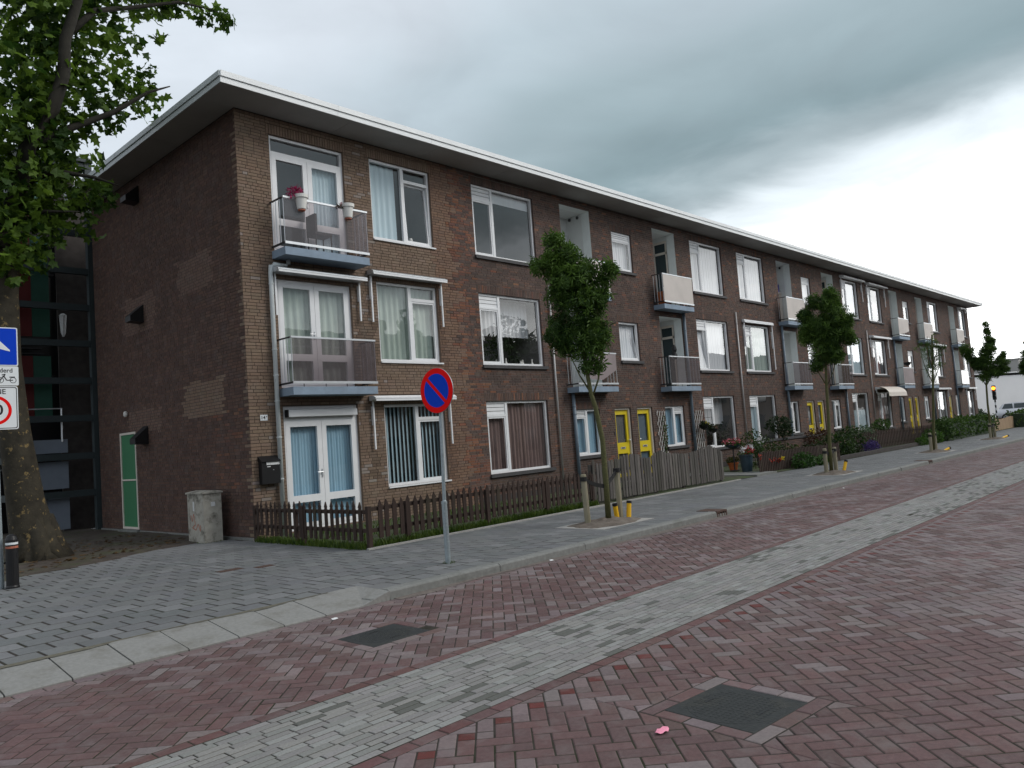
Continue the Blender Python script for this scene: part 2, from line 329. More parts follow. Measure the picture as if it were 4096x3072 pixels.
def rand_rot(n, flat=0.):
    q = rng.normal(size=(n, 4)); 
    if flat: q[:, 1:3] *= (1-flat)
    q /= np.linalg.norm(q, axis=1)[:, None]; w, x, y, z = q.T
    return np.stack([1-2*(y*y+z*z), 2*(x*y-z*w), 2*(x*z+y*w), 2*(x*y+z*w), 1-2*(x*x+z*z), 2*(y*z-x*w), 2*(x*z-y*w), 2*(y*z+x*w), 1-2*(x*x+y*y)], 1).reshape(-1, 3, 3)
LEAF_V = [(0,0,0),(.28,.35,.07),(.22,.75,.02),(0,1.1,-.10),(-.22,.75,.02),(-.28,.35,.07),(0,.5,-.03)]
LEAF_F = [(0,1,6),(1,2,6),(2,3,6),(3,4,6),(4,5,6),(5,0,6)]
PL_V = [(0,0,0),(.5,.05,.06),(.38,.35,.0),(.62,.62,-.08),(.25,.65,.02),(0,1.05,-.1),(-.25,.65,.02),(-.62,.62,-.08),(-.38,.35,0),(-.5,.05,.06),(0,.4,.05)]
PL_F = [(i, (i+1) % 10, 10) for i in range(10)]
ASH_V = []; ASH_F = []          # a spray of narrow leaflets
for (bx, by, an, ln) in ((0,0,0,.75),(0,-.12,.9,.6),(0,-.12,-.9,.6),(0,-.45,1.1,.62),(0,-.45,-1.1,.62)):
    b = len(ASH_V); dx, dy = math.sin(an), math.cos(an)
    for t, w in ((0,0),(.45,.15),(1,0),(.45,-.15)): ASH_V.append((bx+dx*t*ln+dy*w*ln, by+dy*t*ln-dx*w*ln, .07*math.sin(t*3)-.1*t))
    ASH_F.append((b,b+1,b+2,b+3))
def blob_points(blobs, n, shell=.5):
    vol = np.array([b[3]*b[4]*b[5] for b in blobs])**.75; pick = rng.choice(len(blobs), n, p=vol/vol.sum())
    B = np.array(blobs)[pick]; d = rng.normal(size=(n, 3)); d /= np.linalg.norm(d, axis=1)[:, None]
    r = rng.random(n)**(1/3.); r = np.where(rng.random(n) < shell, .72+.38*rng.random(n), r)
    return B[:, :3]+d*r[:, None]*B[:, 3:6], r
def leaf_cols(P, base, hi, n, lumps=1.6):
    c = np.empty((n, 3)); t = np.clip(rng.normal(.4, .3, n)+.35*np.sin(P[:, 0]*lumps*2.1+1)*np.sin(P[:, 1]*lumps*1.7)*np.sin(P[:, 2]*lumps*1.9+.5), 0, 1)
    return np.array(base)[None]*(1-t[:, None])+np.array(hi)[None]*t[:, None]
GREEN = ((.028,.060,.016), (.075,.135,.028))
def foliage(name, blobs, n, size, parent, mat='leaf', cols=GREEN, tmpl=(LEAF_V, LEAF_F), shell=.5, flat=.25, svar=.35, loc=None):
    P, r = blob_points(blobs, n, shell); w = np.array(wl(parent) if parent else (loc or (0,0,0)))
    me = scatter_mesh(name, *tmpl, P-w, rand_rot(n, flat), size*(1+svar*rng.uniform(-1, 1, n)), leaf_cols(P, *cols, n))
    return link(name, me, M[mat], parent, None if parent else loc)

# ================================================================== GROUND, ROAD, PAVEMENT
def struct(name, mb, mat):
    o = link(name, mb.mesh(name), mat); o['kind'] = 'structure'; return o
g = MB(); g.quad((-400,-400,-.16), (600,-400,-.16), (600,400,-.16), (-400,400,-.16)); struct('ground', g, M['ground'])
RZ = -.10                                   # road surface
JZ = RZ-.0035
rd = MB(); rd.quad((-30,-17,JZ), (110,-17,JZ), (110,-6.6,JZ), (-30,-6.6,JZ)); road = struct('road', rd, M['joint'])
MH = [(-3.06,-7.93,.31,.27,0.), (-3.12,-11.35,.29,.295,math.radians(-5))]
def ring_rects(cx, cy, hx, hy, a, w=.105):      # border bricks round a cover
    ca, sa = math.cos(a), math.sin(a); res = []
    def T(u, v): return (cx+ca*u-sa*v, cy+sa*u+ca*v)
    for sgn in (-1, 1):
        n = 3; xs = np.linspace(-hx-w, hx+w, n+1)
        for i in range(n): res.append([T(xs[i]+.004, sgn*(hy+w/2)-w/2+.004), T(xs[i+1]-.004, sgn*(hy+w/2)-w/2+.004), T(xs[i+1]-.004, sgn*(hy+w/2)+w/2-.004), T(xs[i]+.004, sgn*(hy+w/2)+w/2-.004)])
        ys = np.linspace(-hy, hy, n+1)
        for i in range(n): res.append([T(sgn*(hx+w/2)-w/2+.004, ys[i]+.004), T(sgn*(hx+w/2)+w/2-.004, ys[i]+.004), T(sgn*(hx+w/2)+w/2-.004, ys[i+1]-.004), T(sgn*(hx+w/2)-w/2+.004, ys[i+1]-.004)])
    return res
RED = [(.108,.062,.060), (.119,.071,.068), (.130,.082,.079), (.101,.062,.059)]
PALE = [(.176,.139,.139), (.164,.128,.128), (.190,.158,.156)]
DKRED = (.105,.026,.022)
def road_col(x, y):
    k = hashn(x, y, .55)*.6+hashn(x+31, y*1.7, 1.7)*.4
    pale = .10+.75*max(0, min(1, (k-.42)*3.0))
    if y > -9: pale *= .5
    else: pale = min(.95, pale+.45*max(0, min(1, (x+2.6)/2.5)))
    if x > 3: pale = .35+pale*.4
    q = .84+.32*hashn(x*.9+5, y*2.3+2, 1.)
    if random.random() < pale: return jit(tuple(v*q for v in lerp(random.choice(PALE), random.choice(RED), random.random()*.5)), .10)
    return jit(tuple(v*q for v in random.choice(RED)), .14)
CEL = .105; G = .0037
polys = []; indiv = []
def herring(y0, y1, xmax):
    ca = math.sqrt(.5)
    umin, umax = int(((-7.5+y0)*ca)/CEL)-40, int(((xmax+y1)*ca)/CEL)+4
    for iu in range(umin-20, umax):
        # v range from y range: y=(u+v)*ca, x=(u-v)*ca
        vlo = y0/ca/CEL-iu-3; vhi = y1/ca/CEL-iu+3
        for iv in range(int(math.floor(vlo)), int(math.ceil(vhi))):
            k = (iu-iv) % 4
            if k == 0: r = (iu, iu+2, iv, iv+1); ang = math.pi/4
            elif k == 3: r = (iu, iu+1, iv, iv+2); ang = -math.pi/4
            else: continue
            mu, mv = (r[0]+r[1])/2*CEL, (r[2]+r[3])/2*CEL; mx, my = (mu-mv)*ca, (mu+mv)*ca
            if mx < -7.6 or mx > xmax or not (y0-.2 < my < y1+.2): continue
            if not inframe((mx, my, RZ), 120): continue
            if k == 3 and iu+iv+1 == -140:       # split: the upper half is a dark red half brick
                for vv, cc in ((iv, None), (iv+1, DKRED)):
                    polys.append(([((u-v)*ca, (u+v)*ca) for u, v in ((iu*CEL+G,vv*CEL+G),((iu+1)*CEL-G,vv*CEL+G),((iu+1)*CEL-G,(vv+1)*CEL-G),(iu*CEL+G,(vv+1)*CEL-G))], False, mx, my, ang, cc))
                continue
            u0, u1, v0, v1 = r[0]*CEL+G, r[1]*CEL-G, r[2]*CEL+G, r[3]*CEL-G
            p = [((u-v)*ca, (u+v)*ca) for u, v in ((u0,v0),(u1,v0),(u1,v1),(u0,v1))]
            q = clip(clip(p, 0, 1, y1-.004), 0, -1, -(y0+.004)); full = abs(area(q)-area(p)) < 1e-7
            ps = [q] if area(q) > 5e-4 else []
            for (cx, cy, hx, hy, a) in MH:
                nn = []
                for t in ps:
                    if abs(mx-cx) < .8 and abs(my-cy) < .8:
                        o = minus_rect(t, cx, cy, hx+.11, hy+.11, a); nn += o
                        if len(o) != 1 or abs(area(o[0])-area(t)) > 1e-6: full = False
                    else: nn.append(t)
                ps = nn
            for t in ps: polys.append((t, full, mx, my, ang, None))
NB1, NB2 = -9.03, -10.09                    # grey strip between these
herring(NB1+.11, -6.86, 34.); herring(-15.4, NB2-.11, 34.)
def row(y0, y1, x0, x1, ln, off=0., colf=None, store=None):
    x = x0+off
    while x < x1:
        if inframe((x, (y0+y1)/2, RZ), 200): store.append(([(x+.004, y0+.004), (x+ln-.004, y0+.004), (x+ln-.004, y1-.004), (x+.004, y1-.004)], x+ln/2, (y0+y1)/2, colf))
        x += ln
edge = []
row(NB1+.005, NB1+.11, -8, 34, .21, 0, 'r', edge); row(NB2-.11, NB2-.005, -8, 34, .21, .1, 'r', edge)
row(-6.86, -6.72, -8, 34, .21, .05, 'k', edge)
mb = MB(); cand = []
def clk(p): # make counter-clockwise
    s_ = sum(p[i-1][0]*p[i][1]-p[i][0]*p[i-1][1] for i in range(len(p))); return p if s_ > 0 else p[::-1]
polys.sort(key=lambda t: proj((t[2], t[3], RZ))[2])
nind = 0
red_seen = set()
BR = {}
def shared_brick(key, ln, wd, dz, mat, bev=.006):
    if key not in BR:
        b = MB(); b.prism([(-ln/2,-wd/2),(ln/2,-wd/2),(ln/2,wd/2),(-ln/2,wd/2)], -dz, 0, bev, key[1]); BR[key] = b.mesh(key[0]); BR[key].materials.append(mat)
    return BR[key]
VAR = [jit(random.choice(RED), .16) for _ in range(9)]; VARP = [jit(lerp(random.choice(PALE), random.choice(RED), random.random()*.4), .1) for _ in range(6)]
for (t, full, mx, my, ang, cc) in polys:
    c = jit(cc, .15) if cc else (road_col(mx, my) if (full or my < NB2-.6) else jit(lerp(random.choice(PALE), random.choice(RED), random.random()*.5), .1)); zj = max(-.0015, min(.002, random.gauss(0, .0008)))
    if full and nind < 300 and inframe((mx, my, RZ), -30):
        c = random.choice(VARP) if sum(c) > .5 else random.choice(VAR)
        me = shared_brick(('paving_brick', c), 2*CEL-2*G, CEL-2*G, .05, M['paver'])
        o = link('paving_brick', me, None, road, (mx, my, RZ+zj)); o.rotation_euler = (random.gauss(0, .006), random.gauss(0, .006), ang); nind += 1
        continue
    mb.prism(clk(t), JZ-.02, RZ+zj, .006 if mx < 12 else 0, c)
for (t, mx, my, cf_) in edge:
    mb.prism(clk(t), JZ-.02, RZ+random.gauss(0, .001), .005 if mx < 12 else 0, jit(lerp(RED[1], (.115,.055,.052), random.random()) if cf_ == 'r' else lerp(PALE[0], RED[2], random.random()), .15))
for m in MH:
    for t in ring_rects(*m): mb.prism(clk(t), JZ-.02, RZ+random.gauss(0, .002), .006, jit(random.choice(PALE+RED), .15))
mb.part('paving_bricks', M['paver'], road, kind='stuff')
# grey strip: ten rows of slim bricks
gm = MB(); NR = 16; h = (NB1-NB2)/NR; ng = 0; GREY = [(.222,.222,.210), (.234,.233,.221), (.210,.210,.199), (.228,.227,.216)]
GV = [jit(random.choice(GREY), .1) for _ in range(6)]+[(.105,.107,.096)]
gl_ = []
for r in range(NR):
    y = NB2+h*(r+.5); x = -8+random.random()*.2
    while x < 40:
        if inframe((x, y, RZ), 150): gl_.append((x+.1, y))
        x += .205
gl_.sort(key=lambda t: proj((t[0], t[1], RZ))[2])
for (x, y) in gl_:
    c = (.105,.107,.096) if random.random() < .05+.35*max(0, hashn(x*.7+9, y, 1.6)-.62)*3 else random.choice(GV[:6])
    if ng < 300 and inframe((x, y, RZ), -20):
        link('grey_paving_brick', shared_brick(('grey_paving_brick', c), .197, h-.008, .05, M['greypaver'], .004), None, road, (x, y, RZ+random.gauss(0, .001))); ng += 1
    else: gm.prism([(x-.0985, y-h/2+.004), (x+.0985, y-h/2+.004), (x+.0985, y+h/2-.004), (x-.0985, y+h/2-.004)], JZ-.02, RZ+random.gauss(0, .001), .004 if x < 8 else 0, jit(c, .06))
gm.part('grey_paving_bricks', M['greypaver'], road, kind='stuff')
far = MB(); far.quad((34,-15.4,RZ-.002), (110,-15.4,RZ-.002), (110,NB2,RZ-.002), (34,NB2,RZ-.002), (.17,.115,.11)); far.quad((34,NB1,RZ-.002), (110,NB1,RZ-.002), (110,-6.72,RZ-.002), (34,-6.72,RZ-.002), (.165,.11,.105)); far.quad((40,NB2,RZ-.002), (110,NB2,RZ-.002), (110,NB1,RZ-.002), (40,NB1,RZ-.002), (.2,.205,.19)); far.part('far_paving', M['paver'], road)
# ---- manhole covers and drains
def cover_square(cx, cy, hx, hy, a, label, roundlid=True):
    t = empty('manhole_cover', (cx, cy, RZ), label, 'manhole cover'); ca_, sa_ = math.cos(a), math.sin(a)
    T = lambda u, v: (cx+ca_*u-sa_*v, cy+sa_*u+ca_*v)
    b = MB(); b.prism([T(-hx,-hy), T(hx,-hy), T(hx,hy), T(-hx,hy)], RZ-.04, RZ-.0005, .004); b.part('frame', M['iron'], t)
    r = min(hx, hy)*.97; lid = MB(); n = 40; lid.prism([T(r*math.cos(2*math.pi*i/n), r*math.sin(2*math.pi*i/n)) for i in range(n)], RZ-.02, RZ+.0012, .004); lo = lid.part('lid', M['iron'], t)
    st = MB()
    k = -r+.03
    while k < r-.02:
        j = -r+.03
        while j < r-.02:
            if math.hypot(k, j) < r-.03: st.prism([T(k-.009,j-.009), T(k+.009,j-.009), T(k+.009,j+.009), T(k-.009,j+.009)], RZ-.004, RZ+.0026)
            j += .034
        k += .034
    st.part('tread_studs', M['iron'], lo)
    for s1 in (-1, 1):
        sl_ = MB(); sl_.prism([T(-.05,s1*r*.62-.008), T(.05,s1*r*.62-.008), T(.05,s1*r*.62+.008), T(-.05,s1*r*.62+.008)], RZ-.004, RZ+.0034); sl_.part('lift_slot', M['black'], lo)
cover_square(*MH[0], 'dark iron manhole cover between the kerb slabs and the grey paving strip')
cover_square(*MH[1], 'round-lidded iron manhole cover in a square frame, nearest the bottom edge')

# ---- pavement
pv = MB()
PZ = -.006
for q in ([(-30,-6.1),(-2.05,-6.1),(-2.05,0),(-30,0)], [(-2.05,-6.53),(110,-6.53),(110,-3.2),(-2.05,-3.2)], [(-2.05,-3.2),(0.0,-3.2),(0.0,0),(-2.05,0)], [(-30,0),(0,0),(0,1.7),(-30,1.7)]): pv.add([(*p, PZ+.0028) for p in q], [(0,1,2,3)])
pav = struct('pavement', pv, M['joint'])
TILE = [(.146,.150,.152), (.157,.161,.162), (.168,.171,.171), (.136,.140,.143)]
PITS = [(3.42,-5.56), (13.6,-5.52), (22.6,-5.58), (31.4,-5.52)]
tl = []
def tiles(xa, xb, ya, yb, gap, fam):
    j = 0; y = ya
    while y < yb-.02:
        x = xa-(.15 if j % 2 else 0)
        while x < xb:
            p = [(max(x, xa)+gap, y+gap), (min(x+.3, xb)-gap, y+gap), (min(x+.3, xb)-gap, min(y+.3, yb)-gap), (max(x, xa)+gap, min(y+.3, yb)-gap)]
            if p[1][0]-p[0][0] > .04 and inframe((x+.15, y+.15, 0), 150): tl.append((p, x+.15, y+.15, fam, x >= xa and x+.3 <= xb and y+.3 <= yb))
            x += .3
        y += .3; j += 1
tiles(-8.2, -2.05, -6.1, 1.7, .012, 0); tiles(-2.05, 0.0, -6.53, 0.0, .008, 1); tiles(0.0, 56., -6.53, -3.55, .006, 1); tiles(-2.05, -.05, 0.0, 1.2, .006, 0)
tl.sort(key=lambda t: proj((t[1], t[2], 0))[2])
tm = MB(); nt_ = 0; TV = [jit(random.choice(TILE), .07) for _ in range(10)]
COVERS = [(-2.06,-3.09,.17,.09), (-1.66,-3.33,.13,.09)]
def below_dirt(x, y): return y < .05+.37*(x+3.83)+.12*math.sin(x*3.1)+.05*math.sin(x*11)
for (p, x, y, fam, full) in tl:
    if y > -.6 and x < -.02 and not below_dirt(x, y): continue
    if any(abs(x-a) < w+.15 and abs(y-b) < d+.15 for a, b, w, d in COVERS): 
        parts = [p]
        for a, b, w, d in COVERS: parts = sum([minus_rect(t, a, b, w+.006, d+.006, 0) for t in parts], [])
        for t in parts: tm.prism(clk(t), PZ-.03, 0, .003, random.choice(TV))
        continue
    pits = [(a, b) for a, b in PITS if abs(x-a) < 1.3 and abs(y-b) < .9]
    if pits:
        parts = [p]
        for a, b in pits: parts = sum([minus_rect(t, a+.0, b, .74, .52, 0) for t in parts], [])
        for t in parts: tm.prism(clk(t), PZ-.03, random.gauss(0, .001), .003, random.choice(TV))
        continue
    c = random.choice(TV)
    if fam == 0: c = lerp(c, (.186,.188,.194), .5)
    if hashn(x, y, 1.1) > .75: c = tuple(v*.82 for v in c)
    z = max(-.001, random.gauss(0, .0013 if fam == 0 else .0006))
    if full and nt_ < 300 and inframe((x, y, 0), -10):
        c = TV[random.randrange(10)]
        o = link('paving_tile', shared_brick(('paving_tile', c), 0.3-(.024 if fam == 0 else .015), .3-(.024 if fam == 0 else .015), .04, M['tile'], .004), None, pav, (x, y, z)); o.rotation_euler = (random.gauss(0, .004), random.gauss(0, .004), 0); nt_ += 1
    else: tm.prism(p, PZ-.03, z, .004 if x < 14 else 0, c)
tm.part('paving_tiles', M['tile'], pav, kind='stuff')
fp = MB(); fp.quad((56,-6.53,0), (110,-6.53,0), (110,-3.2,0), (56,-3.2,0), (.17,.18,.183)); fp.part('far_pavement', M['tile'], pav)
for i, (a, b, w, d) in enumerate(COVERS):
    t = empty('valve_cover', (a, b, 0), ['longer rusty valve cover set in the pavement tiles by the picket corner', 'smaller rusty valve cover set in the pavement tiles, nearer the sign pole'][i], 'cover', 'valve covers in the pavement')
    q = MB(); q.box(a-w, a+w, b-d, b+d, -.03, .001); q.part('frame', M['rust'], t); q = MB(); q.box(a-w+.02, a+w-.02, b-d+.02, b+d-.02, -.02, .004); q.part('lid', M['rust'], t)
# ---- kerb
ks = MB(); ks.box(-2.3, 110, -6.71, -6.54, -.3, -.05); kerb = struct('kerb', ks, M['kerb'])
x = -2.05; i = 0
DR = [(5.15, .36), (17.7, .36)]
while x < 60:
    ln = .862; segs = [(x, x+ln)]
    for (dx, dw) in DR:
        segs = [s2 for (a, b) in segs for s2 in ((a, min(b, dx)), (max(a, dx+dw), b)) if s2[1]-s2[0] > .05] if any(a < dx+dw and b > dx for a, b in segs) else segs
    for (a, b) in segs:
        k = MB(); j = random.gauss(0, .004); r = .022; prof = [(-6.72+j, -.2), (-6.705+j, -.02), (-6.693+j, -.006), (-6.675+j, .004), (-6.55+j, .004), (-6.535+j, -.004), (-6.535+j, -.2)]
        n = len(prof); vs = [(a+.003, y, z) for y, z in prof]+[(b-.003, y, z) for y, z in prof]
        k.add(vs, [(q, (q+1) % n, n+(q+1) % n, n+q) for q in range(n)]+[tuple(range(n))[::-1], tuple(range(n, 2*n))]); k.part('kerbstone', M['kerb'], kerb)
    x += ln
# ---- dropped-kerb slabs
x = -2.42
ends = MB(); 
vs = [(-2.42,-6.10,.002),(-2.05,-6.10,.002),(-2.05,-6.53,.002),(-2.05,-6.71,-.005),(-2.42,-6.74,-.085),(-2.42,-6.10,-.2),(-2.05,-6.10,-.2),(-2.05,-6.71,-.2),(-2.42,-6.74,-.2)]
ends.add(vs, [(0,4,3,2,1),(4,8,7,3),(0,5,8,4),(0,1,6,5),(1,2,3,7,6)]); ends.part('ramp_end_slab', M['slab'], pav)
k_ = 0
while x > -9:
    a, b = x-.462, x; s_ = MB(); e = .004; zt = random.gauss(0, .002)
    prof = [(-6.105,-.2), (-6.105,.0), (-6.115,.004), (-6.73,-.078), (-6.745,-.086), (-6.75,-.2)]; n = len(prof)
    s_.add([(a+e, y, z+zt) for y, z in prof]+[(b-e, y, z+zt) for y, z in prof], [(q, (q+1) % n, n+(q+1) % n, n+q) for q in range(n)]+[tuple(range(n))[::-1], tuple(range(n, 2*n))]); s_.part('ramp_slab', M['slab'], pav); x -= .466
# ---- moss on the slabs' inner edge and sand in the gutter
def strip(name, par, x0, x1, f0, f1, step, mat):
    q = MB(); n = int((x1-x0)/step); vs = []
    for i in range(n+1): x = x0+(x1-x0)*i/n; vs += [f0(x), f1(x)]
    q.add(vs, [(2*i, 2*i+2, 2*i+3, 2*i+1) for i in range(n)]); q.part(name, mat, par, kind='stuff')
M['moss'] = material('moss_dirt', (.115,.108,.082), .95, var=.35, scale=14); M['sand'] = material('gutter_sand', (.145,.122,.108), .95, var=.3, scale=18)
mw = lambda x: .012+.11*max(0, hashn(x*2.2, 3.)-.25)**1.3+.02*hashn(x*17, 1.)
strip('moss_edge', pav, -9., -2.45, lambda x: (x, -6.112, .0075), lambda x: (x, -6.112-mw(x), .0075-.125*mw(x)), .03, M['moss'])
sw = lambda x: .03+.10*hashn(x*1.3, 7.)+.03*hashn(x*9, 2.)
strip('gutter_sand', road, -2.0, 33.9, lambda x: (x, -6.722-sw(x), RZ+.0035), lambda x: (x, -6.70, RZ+.006), .04, M['sand'])
# ---- kerb drains
for i, (dx, dw) in enumerate(DR):
    t = empty('kerb_drain', (dx+dw/2, -6.62, 0), ['rusty iron drain inlet set in the kerb just past the first street tree', 'small dark drain inlet in the kerb further along, before the third street tree'][i], 'drain')
    b = MB(); b.box(dx+.004, dx+dw-.004, -6.715, -6.30, -.02, .007); b.box(dx+.004, dx+.04, -6.715, -6.5, -.2, -.02); b.box(dx+dw-.04, dx+dw-.004, -6.715, -6.5, -.2, -.02); b.part('housing', M['rust'], t)
    b = MB(); b.box(dx+.04, dx+dw-.04, -6.66, -6.6, -.2, -.021); b.part('opening', M['black'], t)
    for q in range(3): b = MB(); xx = dx+.09+q*.09; b.box(xx-.012, xx+.012, -6.713, -6.69, -.1, -.021); b.part('bar', M['rust'], t)
# ---- side path of dark soil left of the end wall, front gardens
sp = MB(); n = 26
for i in range(n):
    for j in range(14):
        def pt(i, j):
            x = -12+12.0*i/n; yb = .02+.37*(x+3.83)+.10*math.sin(x*3.1)-.1; yb = max(-3.2, yb); y = yb+(12-yb)*(j/14)**1.6
            z = .004+.035*hashn(x*1.3, y*1.3)*min(1, j*.4); return (x, y, z if j else -.02)
        sp.quad(pt(i,j), pt(i+1,j), pt(i+1,j+1), pt(i,j+1))
o = struct('side_path', sp, M['darksoil'])
gd = MB()
for i in range(112):
    for j in range(6):
        def pt(i, j):
            x = i*.5+.02; y = -3.60+3.60*j/6
            return (x, y, .012+.03*hashn(x*2, y*2)*(0 if j in (0,) else 1))
        gd.quad(pt(i,j), pt(i+1,j), pt(i+1,j+1), pt(i,j+1))
struct('garden_ground', gd, M['gardensoil'])
gp = MB(); gp.box(13.1, 14.35, -3.6, -.02, -.02, .05); gp.part('path_slab', M['kerb'], bpy.data.objects['garden_ground'])
gp = MB(); gp.box(-.10, 12., -3.68, -3.62, -.05, .025); struct('garden_edging', gp, M['concrete_rim'])
gp = MB(); gp.box(18.6, 28.2, -3.56, -3.42, -.05, .14); gp.thing('garden_edge_wall', M['plinth'], (23,-3.5,0), 'low dark concrete edging along the planted garden beyond the second street tree', 'garden edging')
# ---- tree pits
for i, (a, b) in enumerate(PITS):
    rim = MB(); w, d = .73, .51; rim.box(a-w, a+w, b-d, b+d, -.05, .004)
    po = struct('tree_pit', rim, M['concrete_rim'])
    so_ = MB(); nr, na = 9, 40
    def pt(i, j):
        r = i/nr; an_ = 2*math.pi*j/na; k = (abs(math.cos(an_))**3.2+abs(math.sin(an_))**3.2)**(-1/3.2)*(1+.05*math.sin(an_*5+a)+.04*math.sin(an_*9))
        x = a+(w-.06)*r*k*math.cos(an_); y = b+(d-.05)*r*k*math.sin(an_)
        return (x, y, .002 if i == nr else .006+.055*(1-r**2)*(.5+hashn(x*5, y*5))+.035*hashn(x*14, y*14)*(1-r))
    for i in range(nr):
        for j in range(na): so_.quad(pt(i,j), pt(i,(j+1)%na), pt(i+1,(j+1)%na), pt(i+1,j))
    so_.part('soil', M['soil'], po)

# ================================================================== APARTMENT BUILDING
BLD = empty('apartment_building', (27, 3.5, 0), 'long three-storey brown brick apartment block with flat white-edged roof and yellow doors', 'building')
X1 = 54.3; YB = 7.75; ZW = 8.33
FL = [(.70, 2.51), (3.42, 5.24), (6.20, 8.04)]
OP = []        # (x0,x1,z0,z1,soldier,kind)
tanwin = [(3.17, 4.93, z0, z1) for z0, z1 in ((.70,2.49),(3.44,5.23),(6.19,8.02))]
tandoor = [(.72, 2.48, .06, 2.50), (.72, 2.48, 2.86, 5.04), (.72, 2.48, 5.60, 7.98)]
BIGX = [(6.32,8.64),(16.9,19.14),(20.36,22.58),(30.9,33.02),(34.4,36.42),(44.75,46.85),(51.8,53.5)]
SMX = [(12.24,13.29),(26.24,27.2),(40.05,41.05)]
SMZ = [(3.66,4.86),(6.46,7.68)]
LOGX = [(9.8,11.17),(14.55,15.9),(23.83,25.15),(28.56,29.9),(37.8,39.1),(42.42,43.7),(49.45,50.75)]
LOGZ = [(2.83,5.17),(5.5,8.1)]
GSX = [(9.78,10.93),(14.42,15.59),(23.75,24.75),(28.3,29.35),(37.7,38.57),(42.15,43.1),(48.94,49.9)]
DOORX = [(11.67,12.5),(12.84,13.68),(25.58,26.38),(26.72,27.46),(39.3,40.04),(40.44,41.16),(47.3,48.05)]
rects = [(*t, True) for t in tanwin]+[(*t, i == 2) for i, t in enumerate(tandoor)]
rects += [(a, b, z0, z1, True) for a, b in BIGX for z0, z1 in FL]+[(a, b, z0, z1, True) for a, b in SMX for z0, z1 in SMZ]
rects += [(a, b, z0, z1, False) for a, b in LOGX for z0, z1 in LOGZ]+[(a, b, .91, 2.22, True) for a, b in GSX]+[(a, b, .04, 2.22, False) for a, b in DOORX]
holes = [r[:4] for r in rects]
sold = [(a-.06, b+.06, z1, min(z1+.205, ZW)) for a, b, z0, z1, s_ in rects if s_]
TAN = [(.202,.143,.103), (.191,.135,.098), (.210,.150,.110), (.182,.129,.095)]
DARK = [(.106,.072,.060), (.093,.065,.055), (.116,.077,.063), (.084,.060,.052), (.126,.077,.060)]
ORNG = [(.19,.085,.052), (.165,.078,.055), (.14,.072,.056), (.21,.105,.066)]
ENDC = [(.108,.064,.050), (.097,.058,.047), (.119,.070,.053), (.088,.054,.045)]
def wall_col(x, z):
    e = 5.55+.16*math.sin(z*9)+.25*(hashn(z*3, 1.)-.5)
    if x < e+random.uniform(-.12, .12):
        c = jit(random.choice(TAN), .07)
        if random.random() < .006+.09*(2.5 < x < 3.15)+.03*(x < .6): c = jit((.25,.21,.185), .1)
        for sx_, sz_ in ((2.70,4.3),(2.98,4.3),(5.05,4.3),(2.86,1.55),(5.08,1.55)):
            if abs(x-sx_) < .10 and sz_-1.0*hashn(sx_*9, sz_)-.35 < z < sz_: c = tuple(v*.72 for v in c)
        if x > 4.9: c = lerp(c, random.choice(ORNG), .35)
        return c
    t = max(0, 1-(x-e)/1.1)
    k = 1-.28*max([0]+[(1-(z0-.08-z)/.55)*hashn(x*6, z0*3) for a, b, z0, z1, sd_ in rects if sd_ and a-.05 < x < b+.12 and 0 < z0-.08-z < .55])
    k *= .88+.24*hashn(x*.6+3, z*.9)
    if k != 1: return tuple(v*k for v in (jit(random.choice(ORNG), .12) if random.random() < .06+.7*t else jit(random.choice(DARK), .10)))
    return jit(random.choice(ORNG), .15) if random.random() < .06+.7*t else jit(random.choice(DARK), .10)
PATCH = [(.9,2.75,2.45,3.18),(1.2,2.8,5.1,5.83),(4.05,5.8,4.65,5.5),(4.0,5.85,2.3,2.84)]
def end_col(y, z):
    if y < .055+.055*(int(z/.0645) % 2) and random.random() < .97: return jit(random.choice(TAN), .12)
    if any(a+random.uniform(-.1,.1) < y < b+random.uniform(-.1,.1) and c+.03*math.sin(y*7+c) < z < d+.04*math.sin(y*5+d) for a, b, c, d in PATCH): return jit(lerp((.150,.096,.076), (.19,.13,.095), 1. if (y < 2.8 and z < 3.3) else .05), .10)
    if .3 < y < 1.6 and .9 < z < 2.5 and random.random() < .28: return jit(lerp(random.choice(ORNG), random.choice(ENDC), .35), .12)
    return jit(random.choice(ENDC), .10)
CH = .0645; BLN = .205; JT = .0055
def courses(x0, x1, z0, z1, blocked):
    """yield brick rects (a,b,za,zb) laid in wild bond round blocked rectangles"""
    nrow = int(math.ceil((z1-z0)/CH))
    for r in range(nrow):
        za, zb = z0+r*CH, min(z0+(r+1)*CH, z1)
        bl = [b for b in blocked if b[2] < zb-1e-4 and b[3] > za+1e-4]
        xs = sorted({x0, x1, *[v for b in bl for v in b[:2] if x0 < v < x1]})
        ints = []
        for a, b in zip(xs[:-1], xs[1:]):
            lo, hi = za, zb; mid = (a+b)/2; dead = False
            for q in bl:
                if q[0] < mid < q[1]:
                    if q[2] > lo+.02 and q[2] < hi: hi = q[2]
                    elif q[3] < hi-.02 and q[3] > lo: lo = q[3]
                    else: dead = True
            if dead or hi-lo < .02: continue
            if ints and ints[-1][1] == a and ints[-1][2:] == (lo, hi): ints[-1] = (ints[-1][0], b, lo, hi)
            else: ints.append((a, b, lo, hi))
        for a, b, lo, hi in ints:
            x = a-random.choice((0, .05, .1, .155, .03)) ; 
            while x < b-.004:
                ln = BLN+.011 if random.random() > .28 else .108
                p, q = max(x, a), min(x+ln, b)
                if b-q < .045: q = b; ln = b-x+.01
                if q-p > .02: yield p, q, lo, hi
                x += ln
wm = MB(); cand = []
